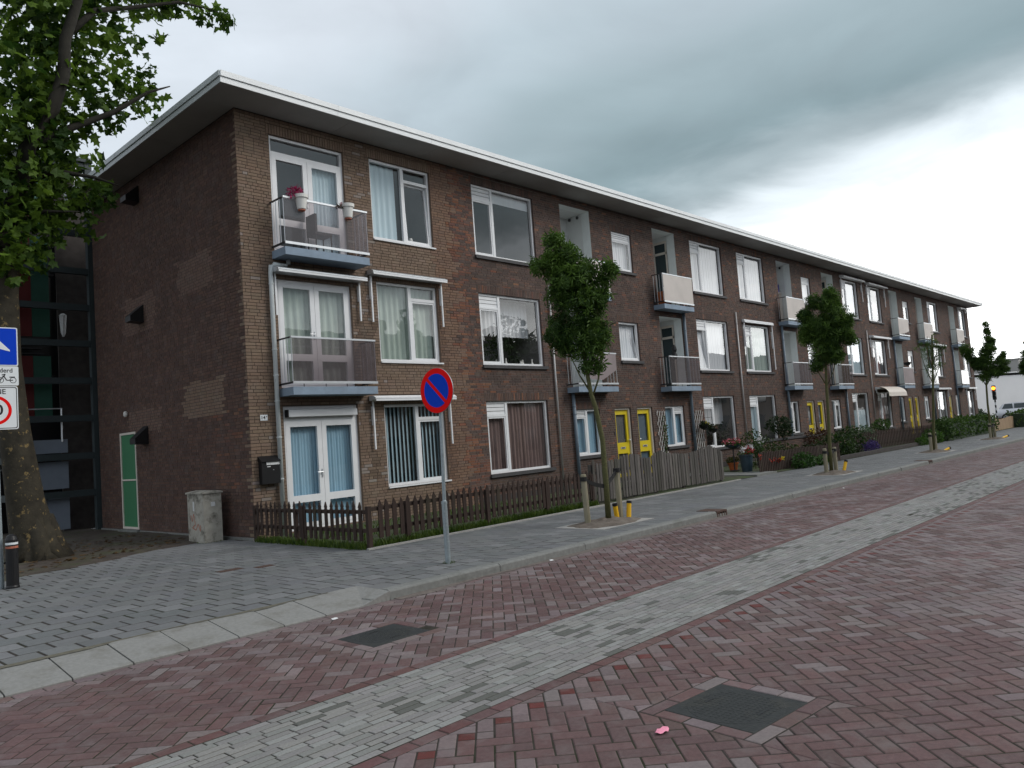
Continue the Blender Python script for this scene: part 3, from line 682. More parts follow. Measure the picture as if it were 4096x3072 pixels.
def brick_box(mb, p, q, lo, hi, c, axis, dep=.009):
    a, b, z0, z1 = p+JT, q-JT, lo+JT, hi-JT; e = random.gauss(0, .0008)
    if axis == 'y': # front facing -Y
        v = [(a,e,z0),(b,e,z0),(b,e,z1),(a,e,z1),(a,dep,z0),(b,dep,z0),(b,dep,z1),(a,dep,z1)]
        mb.add(v, [(0,1,2,3),(0,4,5,1),(1,5,6,2),(2,6,7,3),(3,7,4,0)], c)
    else:           # front facing -X
        v = [(e,a,z0),(e,b,z0),(e,b,z1),(e,a,z1),(dep,a,z0),(dep,b,z0),(dep,b,z1),(dep,a,z1)]
        mb.add(v, [(3,2,1,0),(0,1,5,4),(1,2,6,5),(2,3,7,6),(3,0,4,7)], c)
wallp = MB()
blocked = holes+sold
xs = sorted({0., 5.6, X1, *[v for b in holes for v in b[:2]]}); zs = sorted({-.1, ZW, *[v for b in holes for v in b[2:4]]})
for a, b in zip(xs[:-1], xs[1:]):
    for c, d in zip(zs[:-1], zs[1:]):
        if not any(h_[0] <= a+1e-6 and h_[1] >= b-1e-6 and h_[2] <= c+1e-6 and h_[3] >= d-1e-6 for h_ in holes): wallp.mi = 0 if a < 5.59 else 1; wallp.quad((a,.008,c), (b,.008,c), (b,.008,d), (a,.008,d))
wall = wallp.part('front_wall', [M['mortar_tan'], M['mortar']], BLD)
allb = []
for (p, q, lo, hi) in courses(0., X1, 0., ZW, blocked): allb.append((p, q, lo, hi))
for (a, b, z0, z1) in sold:
    n = max(1, round((b-a)/.0625)); w = (b-a)/n
    for i in range(n): allb.append((a+i*w, a+(i+1)*w, z0, z1))
full = [t for t in allb if abs(t[1]-t[0]-.216) < 1e-3 and abs(t[3]-t[2]-CH) < 1e-3 and inframe(((t[0]+t[1])/2, 0, (t[2]+t[3])/2), 0) and t[2] > .8]
full.sort(key=lambda t: proj(((t[0]+t[1])/2, 0, (t[2]+t[3])/2))[2]); sel = set(full[:300])
BV = {}
def wall_brick_mesh(c):
    if c not in BV:
        b = MB(); brick_box(b, -.108, .108, -CH/2, CH/2, c, 'y'); BV[c] = b.mesh('brick'); BV[c].materials.append(M['brick'])
    return BV[c]
TB = [jit(random.choice(TAN), .12) for _ in range(11)]+[(.25,.21,.185)]
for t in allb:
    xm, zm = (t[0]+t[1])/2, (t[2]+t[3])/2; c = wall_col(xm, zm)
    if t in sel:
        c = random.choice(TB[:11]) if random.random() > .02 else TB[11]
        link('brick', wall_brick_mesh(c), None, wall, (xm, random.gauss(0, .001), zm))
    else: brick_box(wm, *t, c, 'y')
wm.part('bricks', M['brick'], wall, kind='stuff')
# end wall
PAN = (5.40, 6.36, .07, 2.36)
em = MB(); ep = MB()
ys = [0.008, PAN[0], PAN[1], YB]; zs = [-.1, PAN[2], PAN[3], ZW]
for a, b in zip(ys[:-1], ys[1:]):
    for c, d in zip(zs[:-1], zs[1:]):
        if (a, c) != (PAN[0], PAN[2]): ep.quad((.008,a,c), (.008,a,d), (.008,b,d), (.008,b,c))
endw = ep.part('end_wall', M['mortar_end'], BLD)
for t in courses(.001, YB, 0., ZW, [PAN]): brick_box(em, *t, end_col((t[0]+t[1])/2, (t[2]+t[3])/2), 'x')
em.part('bricks', M['brick'], endw, kind='stuff')
b = MB(); b.box(X1-.01, X1, .01, YB, -.1, ZW); b.box(.02, X1-.02, YB-.02, YB, -.1, ZW); b.part('rear_walls', M['reveal'], BLD)
b = MB(); b.box(5.9, X1+.0, -.012, -.002, -.05, .17); b.part('plinth', M['plinth'], BLD)
# roof
OV = .685; YO = -.85; YR = 7.55
r = MB(); r.box(-OV+.04, X1+.66, YO+.04, YR, 8.46, 8.50); roof = r.part('roof', M['roof'], BLD)
def soff(xa, xb, ya, yb): q = MB(); q.box(xa, xb, ya, yb, 8.335, 8.35); q.part('soffit_panel', M['soffit'], roof)
x = -OV+.02
first = True
cuts = [-.66, 2.2]+[2.2+2.44*i for i in range(1, 22)]; cuts = [c for c in cuts if c < X1]+[X1+.64]
# mitred corner panel, then panels along the front and along the end
q = MB(); q.add([(-.66,YO+.02,8.335),(2.196,YO+.02,8.335),(2.196,.0,8.335),(.0,.0,8.335)], [(0,3,2,1)]); q.part('soffit_panel', M['soffit'], roof)
for a, b in zip(cuts[1:-1], cuts[2:]): soff(a+.004, b-.004, YO+.02, .0)
q = MB(); q.add([(-.66,YO+.02,8.335),(.0,.0,8.335),(.0,2.396,8.335),(-.66,2.396,8.335)], [(0,3,2,1)]); q.part('soffit_panel', M['soffit'], roof)
for a, b in ((2.4,4.9),(4.9,YR)): soff(-.66, .0, a+.004, b-.004)
FC = [-OV]+[-OV+i*2.5 for i in range(1, 23) if -OV+i*2.5 < X1]+[X1+.68]
for a, b in zip(FC[:-1], FC[1:]):
    q = MB(); q.box(a+.003, b-.003, YO, YO+.02, 8.33, 8.432); q.part('fascia_board', M['fascia'], roof)
    q = MB(); q.box(a+.002, b-.002, YO-.025, YO+.03, 8.44, 8.545); q.part('roof_edge_trim', M['fascia'], roof)
for a, b in ((YO+.021,1.6),(1.6,4.1),(4.1,YR)):
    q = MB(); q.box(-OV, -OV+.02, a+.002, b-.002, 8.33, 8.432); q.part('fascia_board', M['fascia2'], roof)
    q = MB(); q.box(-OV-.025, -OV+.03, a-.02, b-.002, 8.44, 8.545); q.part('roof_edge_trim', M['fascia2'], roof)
q = MB(); q.box(X1+.66, X1+.68, YO+.03, YR, 8.33, 8.54); q.part('fascia_board', M['fascia'], roof)

# ---- windows
def bars(rs, y0, y1):
    b = MB()
    for (a, b_, c, d) in rs: b.box(a, b_, y0, y1, c, d)
    return b
def reveal(par, x0, x1, z0, z1, depth, tan):
    b = MB(); e = .004
    b.quad((x0,.002,z0),(x0,depth,z0),(x0,depth,z1),(x0,.002,z1)); b.quad((x1,.002,z0),(x1,.002,z1),(x1,depth,z1),(x1,depth,z0))
    b.quad((x0,.002,z1),(x0,depth,z1),(x1,depth,z1),(x1,.002,z1)); b.quad((x0,.002,z0),(x1,.002,z0),(x1,depth,z0),(x0,depth,z0))
    b.part('reveal', M['reveal_tan' if tan else 'reveal'], par)
def room(par, x0, x1, z0, z1, y0=.17, dep=1.1, mat='room'):
    b = MB(); a, c = x0-.05, x1+.05; l, h_ = z0-.05, z1+.05; y1 = y0+dep
    b.quad((a,y1,l),(c,y1,l),(c,y1,h_),(a,y1,h_)); b.quad((a,y0,l),(a,y1,l),(a,y1,h_),(a,y0,h_)); b.quad((c,y0,l),(c,y0,h_),(c,y1,h_),(c,y1,l)); b.quad((a,y0,h_),(a,y1,h_),(c,y1,h_),(c,y0,h_)); b.quad((a,y0,l),(c,y0,l),(c,y1,l),(a,y1,l))
    b.part('room', M[mat], par)
def curtain(par, x0, x1, z0, z1, mat, y=.20, fold=.09, amp=.018, swag=0.):
    b = MB(); n = max(6, int((x1-x0)/.018)); ph = random.random()*6; vs = []
    for i in range(n+1):
        x = x0+(x1-x0)*i/n; yy = y+amp*math.sin(2*math.pi*x/fold+ph)+amp*.5*math.sin(2*math.pi*x/(fold*2.7)+ph*2)
        vs += [(x, yy, z0+swag*abs(math.sin(x*5))), (x, y+(yy-y)*.6, z1)]
    b.add(vs, [(2*i, 2*i+2, 2*i+3, 2*i+1) for i in range(n)]); return b.part('curtain', M[mat], par, smooth=True)
def pane(par, a, b, c, d, y=.105, name='pane', mat='glass'):
    q = MB(); q.quad((a,y,c),(b,y,c),(b,y,d),(a,y,d)); q.part(name, M[mat], par)
def grille(par, a, b, c, d, y=.075):
    q = MB(); n = 3; h_ = (d-c)/n
    for i in range(n): q.box(a, b, y, y+.035, c+i*h_+.004, c+(i+1)*h_-.010)
    q.part('ventilation_grille', M['white'], par)
    q = MB(); q.box(a, b, y+.03, y+.06, c, d); q.part('grille_back', M['sill'], par)
def sash(par, a, b, c, d, tilt=0., w=.052, y=.066):
    """opening sash with its pane; tilt = bottom-hung inward tilt in radians"""
    q = MB(); F_ = [(a,b,c,c+w),(a,b,d-w,d),(a,a+w,c+w,d-w),(b-w,b,c+w,d-w)]
    for (p, r_, s_, t) in F_: q.box(p, r_, y, y+.05, s_, t)
    g_ = MB(); g_.quad((a+w,y+.02,c+w),(b-w,y+.02,c+w),(b-w,y+.02,d-w),(a+w,y+.02,d-w))
    if tilt:
        for m_ in (q, g_): m_.v = [(x, y+(yy-y)+math.sin(tilt)*(z-c), c+(z-c)*math.cos(tilt)) for x, yy, z in m_.v]
    q.part('sash', M['white'], par); g_.part('pane', M['glass'], par)
def win_root(x0, x1, z0, z1, name='window'):
    o = bpy.data.objects.new(name, None); COL.objects.link(o); o.parent = BLD; w = Vector(((x0+x1)/2, 0, z0)); o.location = w-wl(BLD); WL[o.name] = w; o.empty_display_size = .1; return o
FW = .058; FY = (.055, .125)
def frame_part(par, x0, x1, z0, z1, extra):
    rs = [(x0,x1,z0,z0+FW),(x0,x1,z1-FW,z1),(x0,x0+FW,z0+FW,z1-FW),(x1-FW,x1,z0+FW,z1-FW)]+extra
    bars(rs, *FY).part('frame', M['white'], par)
def sill(par, x0, x1, z0, white):
    b = MB()
    if white: b.box(x0-.0, x1+.05, -.035, .06, z0-.035, z0-.002); b.part('sill', M['white'], par)
    else: b.box(x0-.03, x1+.10, -.055, .055, z0-.085, z0-.004); b.part('sill', M['sill'], par)
def dress(w, x0, x1, z0, z1, style):
    a, b, c, d = x0+.04, x1-.04, z0+.05, z1-.05
    if style == 'lace': curtain(w, a, b, c, d, 'lace')
    elif style == 'blue': curtain(w, a, b, c, d, 'bluecurt', fold=.07)
    elif style == 'white': curtain(w, a, b, c, d, 'lacew', fold=.12)
    elif style == 'half': curtain(w, a, a+(b-a)*.40, c, d, 'lace')
    elif style == 'drape': curtain(w, a, b, c, d, 'drape', fold=.13, amp=.03)
    elif style == 'green': curtain(w, a, b, c, d, 'greencurt', fold=.16, amp=.025)
    elif style == 'red': curtain(w, a+(b-a)*.3, b-(b-a)*.25, c, d, 'redcurt', fold=.2); curtain(w, a, a+(b-a)*.3, c, d, 'lacew')
    elif style == 'lowlace': curtain(w, a, b, c, c+(d-c)*.55, 'lace'); 
    elif style == 'blind':
        n = 15; 
        for i in range(n):
            xx = a+(b-a)*(i+.5)/n; q = MB(); wv = .056; an = .55; q.quad((xx-wv*math.cos(an), .20-wv*math.sin(an), c), (xx+wv*math.cos(an), .20+wv*math.sin(an), c), (xx+wv*math.cos(an), .20+wv*math.sin(an), d), (xx-wv*math.cos(an), .20-wv*math.sin(an), d)); q.part('blind_slat', M['blind'], w)
    elif style == 'plants':
        bl = [(random.uniform(a+.1, b-.1), .32, c+.15+random.random()*.45, .22, .08, .25) for _ in range(7)]
        foliage('plant', bl, 260, .09, w, cols=((.012,.022,.010),(.03,.055,.02))); curtain(w, a, b, c+(d-c)*.45, d, 'lacew', y=.5, fold=.15)
        for _ in range(5): q = MB(); xx = random.uniform(a+.1, b-.1); q.lathe(xx, .2, [(.03,c-.02),(.04,c+.03),(.02,c+.08),(.025,c+.1+random.random()*.08)], 8); q.part('ornament', M['potwhite'], w)
    elif style == 'whiteblind': q = MB(); q.box(a+(b-a)*.3, b, .16, .165, d-.28, d); q.part('roller_blind', M['lacew'], w)
def big_window(x0, x1, z0, z1, style, tilt=0.):
    w = win_root(x0, x1, z0, z1); xm = x0+(x1-x0)*.325; zt = z1-.34
    frame_part(w, x0, x1, z0, z1, [(xm-.04, xm+.04, z0+FW, z1-FW), (x0+FW, xm-.04, zt-.05, zt+.0)])
    grille(w, x0+FW, xm-.04, zt, z1-FW); sash(w, x0+FW-.01, xm-.03, z0+FW-.01, zt-.04, tilt)
    pane(w, xm+.04, x1-FW, z0+FW, z1-FW); reveal(w, x0, x1, z0, z1, .13, False); room(w, x0, x1, z0, z1); sill(w, x0, x1, z0, False); dress(w, x0, x1, z0, z1, style)
def tan_window(x0, x1, z0, z1, style, tilt=0.):
    w = win_root(x0, x1, z0, z1); xm = x0+(x1-x0)*.545; zt = z1-.30
    frame_part(w, x0, x1, z0, z1, [(xm-.045, xm+.045, z0+FW, z1-FW), (xm+.045, x1-FW, zt-.07, zt)])
    pane(w, x0+FW, xm-.045, z0+FW, z1-FW); pane(w, xm+.045, x1-FW, zt, z1-FW); sash(w, xm+.035, x1-FW+.01, z0+FW-.01, zt-.06, tilt)
    reveal(w, x0, x1, z0, z1, .13, True); room(w, x0, x1, z0, z1); sill(w, x0, x1, z0, True); dress(w, x0, x1, z0, z1, style); return w
def small_window(x0, x1, z0, z1, style, tilt=0.):
    w = win_root(x0, x1, z0, z1); zt = z1-.24
    frame_part(w, x0, x1, z0, z1, [(x0+FW, x1-FW, zt-.03, zt)] if not tilt else [])
    if tilt: sash(w, x0+FW-.01, x1-FW+.01, z0+FW-.01, z1-FW+.01, tilt)
    else: grille(w, x0+FW, x1-FW, zt, z1-FW); sash(w, x0+FW-.01, x1-FW+.01, z0+FW-.01, zt-.02)
    reveal(w, x0, x1, z0, z1, .13, False); room(w, x0, x1, z0, z1); sill(w, x0, x1, z0, False); dress(w, x0, x1, z0, z1, style)
def ground_small(x0, x1, z0, z1, style, left):
    w = win_root(x0, x1, z0, z1); xm = (x0+x1)/2; zt = z1-.19
    frame_part(w, x0, x1, z0, z1, [(xm-.045, xm+.045, z0+FW, z1-FW)]+([(x0+FW, xm-.045, zt-.03, zt)] if left else [(xm+.045, x1-FW, zt-.03, zt)]))
    if left: grille(w, x0+FW, xm-.045, zt, z1-FW); sash(w, x0+FW-.01, xm-.035, z0+FW-.01, zt-.02); pane(w, xm+.045, x1-FW, z0+FW, z1-FW)
    else: grille(w, xm+.045, x1-FW, zt, z1-FW); sash(w, xm+.035, x1-FW+.01, z0+FW-.01, zt-.02); pane(w, x0+FW, xm-.045, z0+FW, z1-FW)
    reveal(w, x0, x1, z0, z1, .13, False); room(w, x0, x1, z0, z1); sill(w, x0, x1, z0, False); dress(w, x0, x1, z0, z1, style)
def french_door(x0, x1, z0, z1, top, style):
    w = win_root(x0, x1, z0, z1, 'balcony_door'); zt = z1-top; xm = (x0+x1)/2; ex = []
    if top: ex.append((x0+FW, x1-FW, zt-.04, zt+.02))
    frame_part(w, x0, x1, z0, z1, ex)
    za = zt-(.04 if top else FW); zmid = z0+(.62 if top != .27 else .60); 
    for (a, b) in ((x0+FW, xm-.004), (xm+.004, x1-FW)):
        st = .105; q = MB(); y0, y1 = .05, .11
        for r_ in ((a,b,z0+FW,z0+FW+.07),(a,b,za-.10,za),(a,a+st,z0+FW+.07,za-.10),(b-st,b,z0+FW+.07,za-.10),(a+st,b-st,zmid-.07,zmid+.07)): q.box(r_[0], r_[1], y0, y1, r_[2], r_[3])
        q.part('door_leaf', M['white'], w); pane(w, a+st, b-st, zmid+.07, za-.10, .085); pane(w, a+st, b-st, z0+FW+.07, zmid-.07, .085)
    h = MB(); h.box(xm-.05, xm-.03, .03, .05, z0+1.0, z0+1.16); h.tube([(xm-.04,.03,z0+1.1),(xm-.04,.0,z0+1.1),(xm-.17,.0,z0+1.1)], .009); h.part('handle', M['alu'], w)
    if top == .34: pane(w, x0+FW, x1-FW, zt+.02, z1-FW)
    elif top == .27: q = MB(); q.box(x0+FW, x1-FW, .07, .10, zt+.02, z1-FW); q.part('top_panel', M['white'], w)
    reveal(w, x0, x1, z0, z1, .13, True); room(w, x0, x1, z0, z1); dress(w, x0, x1, z0, z1, style)
french_door(*tandoor[0], .27, 'blue'); french_door(*tandoor[1], 0, 'green'); french_door(*tandoor[2], .34, 'none')
w_ = bpy.data.objects['balcony_door.002']; curtain(w_, 1.62, 2.42, 5.65, 7.62, 'lace')
tan_window(*tanwin[0], 'blind'); tan_window(*tanwin[1], 'green'); w_ = tan_window(*tanwin[2], 'none', .05); curtain(w_, 3.2, 4.0, 6.25, 7.97, 'lace', fold=.16)
q = MB(); q.lathe(4.42, .22, [(.03,6.2),(.05,6.25),(.05,6.36),(.035,6.4)], 10); q.part('ornament', M['potwhite'], w_)
stl = {0: ['drape','plants','whiteblind'], 1: ['plants','white','white'], 2: ['half','green','white'], 3: ['lowlace','lace','white'], 4: ['red','red','half'], 5: ['plants','white','white'], 6: ['none','white','half']}
for i, (a, b) in enumerate(BIGX):
    for f, (z0, z1) in enumerate(FL): big_window(a, b, z0, z1, stl[i][f], .10 if (i, f) in ((1,1),(5,2)) else 0)
for i, (a, b) in enumerate(SMX):
    for f, (z0, z1) in enumerate(SMZ): small_window(a, b, z0, z1, 'white' if i < 2 else 'half', .16 if (i, f) == (0, 0) else 0)
for i, (a, b) in enumerate(GSX): ground_small(a, b, .91, 2.22, ['blue','blue','half','half','lace','lace','half'][i], i % 2 == 0)
# ---- front doors
def front_door(x0, x1, idx):
    z0, z1 = .04, 2.22; d = win_root(x0, x1, z0, z1, 'front_door'); y0, y1 = .10, .15
    bars([(x0,x1,z1-.055,z1),(x0,x0+.04,z0,z1-.055),(x1-.055,x1,z0,z1-.055)], .05, .15).part('door_frame', M['cream'], d)
    a, b = x0+.042, x1-.057; st = .115; t = z1-.06; zm = 1.02
    q = MB()
    for r_ in ((a,b,z0+.01,z0+.22),(a,b,t-.14,t),(a,a+st,z0+.22,t-.14),(b-st,b,z0+.22,t-.14),(a+st,b-st,zm-.17,zm+.16)): q.box(r_[0], r_[1], y0, y1, r_[2], r_[3])
    q.part('door_leaf', M['yellow'], d); pane(d, a+st, b-st, zm+.16, t-.14, .125); pane(d, a+st, b-st, z0+.22, zm-.17, .125)
    curtain(d, a+.03, b-.03, z0+.1, t-.1, 'doorcurt' if idx % 2 == 0 else 'doorcurt2', y=.17, fold=.05, amp=.006)
    q = MB(); q.box((a+b)/2-.12, (a+b)/2+.12, .09, .10, zm-.03, zm+.03); lf = q.part('letter_slot', M['alu'], d)
    q = MB(); q.box((a+b)/2-.07, (a+b)/2+.07, .083, .09, zm-.014, zm+.014); q.part('letter_flap', M['sill'], d)
    hx = b-.06 if idx % 2 == 0 else a+.06
    q = MB(); q.lathe(hx, 0, [(.001,-.04),(.028,-.03),(.03,-.01),(.012,.0),(.012,.05)], 10); q.v = [(x, -z*1.0+.08 if False else .055+z*1.0, y+zm+.22) for x, y, z in [(vx, vy, vz) for vx, vy, vz in q.v]]; q.part('door_knob', M['alu'], d)
    reveal(d, x0, x1, z0, z1, .16, False); room(d, x0, x1, z0, z1, .19, .8)
    q = MB(); q.box(x0-.1, x1+.1, -.35, .02, -.02, .038); q.part('doorstep', M['kerb'], d)
for i, (a, b) in enumerate(DOORX): front_door(a, b, i)
# ---- loggias
LOGD = .88
for i, (a, b) in enumerate(LOGX):
    for f, (z0, z1) in enumerate(LOGZ):
        lg = win_root(a, b, z0, z1, 'loggia')
        q = MB(); q.quad((b,.0,z0),(b,.0,z1),(b,.29,z1),(b,.29,z0)); q.quad((a,.0,z0),(a,.29,z0),(a,.29,z1),(a,.0,z1)); q.quad((a,.0,z1),(a,.29,z1),(b,.29,z1),(b,.0,z1)); q.part('jamb', M['loggia'], lg)
        q = MB(); q.quad((a-.02,.29,z0),(a-.02,LOGD,z0),(a-.02,LOGD,z1),(a-.02,.29,z1)); q.quad((b+.03,.29,z0),(b+.03,.29,z1),(b+.03,LOGD,z1),(b+.03,LOGD,z0)); q.quad((a-.02,LOGD,z0),(b+.03,LOGD,z0),(b+.03,LOGD,z1),(a-.02,LOGD,z1)); q.quad((a-.02,.29,z1),(a-.02,LOGD,z1),(b+.03,LOGD,z1),(b+.03,.29,z1)); q.quad((a-.02,0,z0),(b+.03,0,z0),(b+.03,LOGD,z0),(a-.02,LOGD,z0)); q.part('inner_wall', M['loggia2'], lg)
        if i % 2 == 1 or i == 6:   # glazed door in the right-hand inner wall
            q = MB(); x = b+.022
            for r_ in ((.33,.86,z0+.02,z0+.1),(.33,.86,z1-.62,z1-.54),(.33,.86,z1-.24,z1-.16),(.33,.38,z0+.1,z1-.24),(.81,.86,z0+.1,z1-.24)): q.box(x-.03, x, r_[0], r_[1], r_[2], r_[3])
            q.part('door_frame', M['cream'], lg); q = MB(); q.quad((x,.38,z0+.1),(x,.81,z0+.1),(x,.81,z1-.24),(x,.38,z1-.24)); q.part('pane', M['carglass'], lg)
        elif f == 1:
            for yy in (.42, .72): q = MB(); q.lathe(b-.03, yy, [(.035,z1-.13),(.045,z1-.09),(.03,z1-.05)], 10); q.part('ceiling_lamp', M['sill'], lg)
# ---- balconies
def balcony(x0, x1, zs, dep, slabt, rail, pmat, kind):
    bl = win_root(x0, x1, zs, zs, 'balcony')
    q = MB(); q.box(x0, x1, -dep, -.003, zs-slabt, zs); q.part('slab', M['slabblue'], bl)
    zt = zs+rail; zb = zs+.085
    q = MB(); q.box(x0-.0, x1, -dep-.012, -dep+.03, zt-.035, zt); q.box(x0, x1, -dep-.018, -dep+.004, zb-.03, zb+.02); q.part('rail', M['alu'], bl)
    q = MB(); q.box(x0, x0+.03, -dep+.03, .0, zt-.03, zt-.004); q.box(x1-.03, x1, -dep+.03, .0, zt-.03, zt-.004); q.box(x0, x0+.03, -dep+.004, 0, zb-.02, zb+.015); q.box(x1-.03, x1, -dep+.004, 0, zb-.02, zb+.015); q.part('side_rail', M['darkmetal'], bl)
    for xx in (x0+.015, x1-.015):
        for k in range(4):
            yy = -.06-(dep-.08)*k/3; q = MB(); q.tube([(xx, yy, zb), (xx, yy, zt-.02)], .0095, 6); q.part('bar', M['alu'], bl)
    if kind == 'bent':     # panel slumped at the lower right
        q = MB(); n = 14; pv_ = [(x0+.03+(x1-x0-.06)*i/n, -dep-.006, zb+.04+.22*(i/n)**2) for i in range(n+1)]
        vs = [p for i in range(n+1) for p in (pv_[i], (pv_[i][0], -dep-.006, zt-.03))]; vs += [(x, y+.012, z) for x, y, z in vs]; m_ = 2*(n+1)
        q.add(vs, [(2*i,2*i+2,2*i+3,2*i+1) for i in range(n)]+[(m_+2*i,m_+2*i+1,m_+2*i+3,m_+2*i+2) for i in range(n)]); q.part('panel', M[pmat], bl)
    elif kind == 'tri':
        q = MB(); xa = x0+(x1-x0)*.12
        q.add([(xa,-dep-.006,zt-.12),(xa+.35,-dep-.006,zb+.12),(xa+.9,-dep-.006,zb+.10),(x1-.03,-dep-.006,zb+.40),(x1-.03,-dep-.006,zt-.035),(xa,-dep-.006,zt-.035)], [(0,1,2,3,4,5)]); q.part('panel', M[pmat], bl)
    else:
        q = MB(); q.quad((x0+.02,-dep-.004,zb+.02),(x1-.01,-dep-.004,zb+.02),(x1-.01,-dep-.004,zt-.034),(x0+.02,-dep-.004,zt-.034)); q.part('panel', M[pmat], bl)
        if kind == 'sides': q = MB(); q.quad((x1-.032,-dep+.01,zb+.02),(x1-.032,-.02,zb+.02),(x1-.032,-.02,zt-.034),(x1-.032,-dep+.01,zt-.034)); q.part('side_panel', M[pmat], bl)
    for k in range(4): xx = x0+.25+(x1-x0-.5)*k/3; q = MB(); q.tube([(xx,-dep+.02,zs-.01),(xx,-dep+.02,zb)], .008, 6); q.part('bracket', M['darkmetal'], bl)
    return bl
balcony(.66, 2.65, 5.57, .50, .155, 1.0, 'smoke1', 'sides'); balcony(.67, 2.66, 2.84, .50, .155, .98, 'smoke', 'sides')
for i, (a, b) in enumerate(LOGX):
    balcony(a-.27, b+.22, 5.50, .41, .15, 1.0, 'beige', 'bent' if i in (4, 6) else 'plain')
    balcony(a-.27, b+.22, 2.83, .41, .15, .98, ['beige2','smoke','smoke','smoke','beige2','smoke','smoke'][i], 'tri' if i == 0 else 'plain')
# ---- sun screens
def awning(x0, x1, zt, arm, closed=True, color='white', out=.24):
    aw = win_root(x0, x1, zt, zt, 'sun_screen')
    q = MB(); n = 8; prof = [(-.01,zt), (-out*.7,zt-.01), (-out,zt-.05), (-out,zt-.075), (-out*.75,zt-.10), (-.01,zt-.115)]; m = len(prof)
    q.add([(x0,y,z) for y, z in prof]+[(x1,y,z) for y, z in prof], [(i,(i+1)%m,m+(i+1)%m,m+i) for i in range(m)]+[tuple(range(m))[::-1],tuple(range(m,2*m))]); q.part('case', M['alu' if color == 'alu' else 'white'], aw)
    q = MB(); q.box(x0+.01, x1-.01, -out-.008, -out+.01, zt-.125, zt-.085); q.part('front_bar', M['white'], aw)
    for xx in (x0+.06, x1-.06):
        q = MB(); q.box(xx-.016, xx+.016, -.075, -.045, zt-arm, zt-.12); q.box(xx-.02, xx+.02, -.05, -.002, zt-arm*.55, zt-arm*.2); q.part('guide_arm', M['white'], aw)
    if not closed:
        q = MB(); n = 10; vs = []
        for i in range(n+1):
            t = i/n; y = -.05-.62*math.sin(t*1.35); z = zt+.02-.40*(1-math.cos(t*1.35))-.02*t; vs += [(x0,y,z),(x1,y,z)]
        q.add(vs, [(2*i,2*i+1,2*i+3,2*i+2) for i in range(n)]); v0 = vs[-2]; q.quad(vs[-2], vs[-1], (x1,v0[1]-.01,v0[2]-.20), (x0,v0[1]-.01,v0[2]-.20)); q.part('cloth', M['cream'], aw)
awning(.60, 2.72, 5.24, .95, color='alu', out=.3); awning(2.92, 5.08, 5.44, 1.15, color='alu'); awning(2.78, 5.12, 2.68, 1.15)
q = MB(); q.box(.80, 2.42, -.06, .045, 2.285, 2.42); q.add([(.80,-.061,2.29),(2.42,-.061,2.29),(2.42,-.061,2.35),(.80,-.061,2.35)], [(0,1,2,3)]); q.part('screen_box', M['white'], BLD); q = MB(); q.box(.775, .80, -.07, .04, 2.28, 2.425); q.part('screen_box_end', M['black'], BLD)
awning(20.3, 22.8, 5.42, 1.9, out=.12); awning(30.75, 33.6, 8.2, 1.1); awning(34.2, 37.0, 8.18, 1.1); awning(34.0, 36.8, 5.42, 1.1); awning(34.1, 36.9, 2.78, .3, closed=False); awning(44.5, 47.2, 5.42, 1.1); awning(44.5, 47.2, 2.72, 1.2, color='alu'); awning(51.5, 53.8, 2.72, .9); awning(51.6, 53.6, 8.16, .3)
# ---- pipes
def pipe(pts, r, mat, clamps):
    p = win_root(pts[0][0], pts[0][0], pts[-1][2], pts[-1][2], 'drainpipe'); q = MB(); q.tube(pts, r, 10); q.part('pipe', M[mat], p, smooth=True)
    for z in clamps: q = MB(); q.tube([(pts[-1][0],pts[-1][1],z-.012),(pts[-1][0],pts[-1][1],z+.012)], r*1.18, 10); q.part('clamp', M[mat], p)
pipe([(.95,-.10,5.42),(.95,-.10,5.33),(.90,-.10,5.28),(.62,-.10,5.29),(.575,-.08,5.26),(.56,-.08,5.1),(.56,-.08,.02)], .045, 'pipe', [4.9,3.6,3.1,2.6,1.9,1.1])
for x in (9.0, 19.78, 33.62): pipe([(x,-.05,5.65),(x,-.05,.05)], .028, 'zinc', [5.2,4.,2.8,1.5])
for x, zt in ((9.68,2.68),(15.98,5.35),(23.66,5.35),(30.0,2.68),(37.66,5.35),(43.9,5.35),(49.2,5.35)): pipe([(x,-.07,zt),(x,-.07,.02)], .05, 'pipedark', [zt-.6, 2.3, 1.2])
# ---- end wall fittings
pn = win_root(0, 0, .07, .07, 'end_door')
y0, y1, z0, z1 = PAN
q = MB()
for r_ in ((y0,y1,z0,z0+.05),(y0,y1,z1-.05,z1),(y0,y0+.05,z0+.05,z1-.05),(y1-.05,y1,z0+.05,z1-.05),(y0+.05,y1-.05,1.21,1.245)): q.box(-.012, .05, r_[0], r_[1], r_[2], r_[3])
q.part('frame', M['cream'], pn)
for (a, b) in ((z0+.05,1.21),(1.245,z1-.05)): q = MB(); q.box(.01, .05, y0+.05, y1-.05, a, b); q.part('panel', M['green'], pn)
q = MB(); q.box(-.1, .02, y0-.1, y1+.1, -.03, .06); q.part('threshold', M['kerb'], pn)
for z in (2.03, 4.85, 7.68):
    q = MB(); vs = [(.005,4.66,z),(.005,4.98,z),(.005,4.98,z+.42),(.005,4.66,z+.42),(-.30,4.66,z+.02),(-.30,4.98,z+.02),(-.30,4.98,z+.14),(-.30,4.66,z+.14)]
    q.add(vs, [(4,5,6,7),(3,7,6,2),(0,4,7,3),(1,2,6,5),(0,1,5,4)]); q.part('vent_hood', M['black'], BLD)
q = MB(); q.lathe(-.05, 5.83, [(.03,2.74),(.05,2.77),(.05,2.84),(.02,2.87)], 10); q.part('wall_lamp', M['potwhite'], BLD)
q = MB(); q.box(-.035, .0, .02, YB, -.02, .05); q.part('wall_base', M['kerb'], BLD)

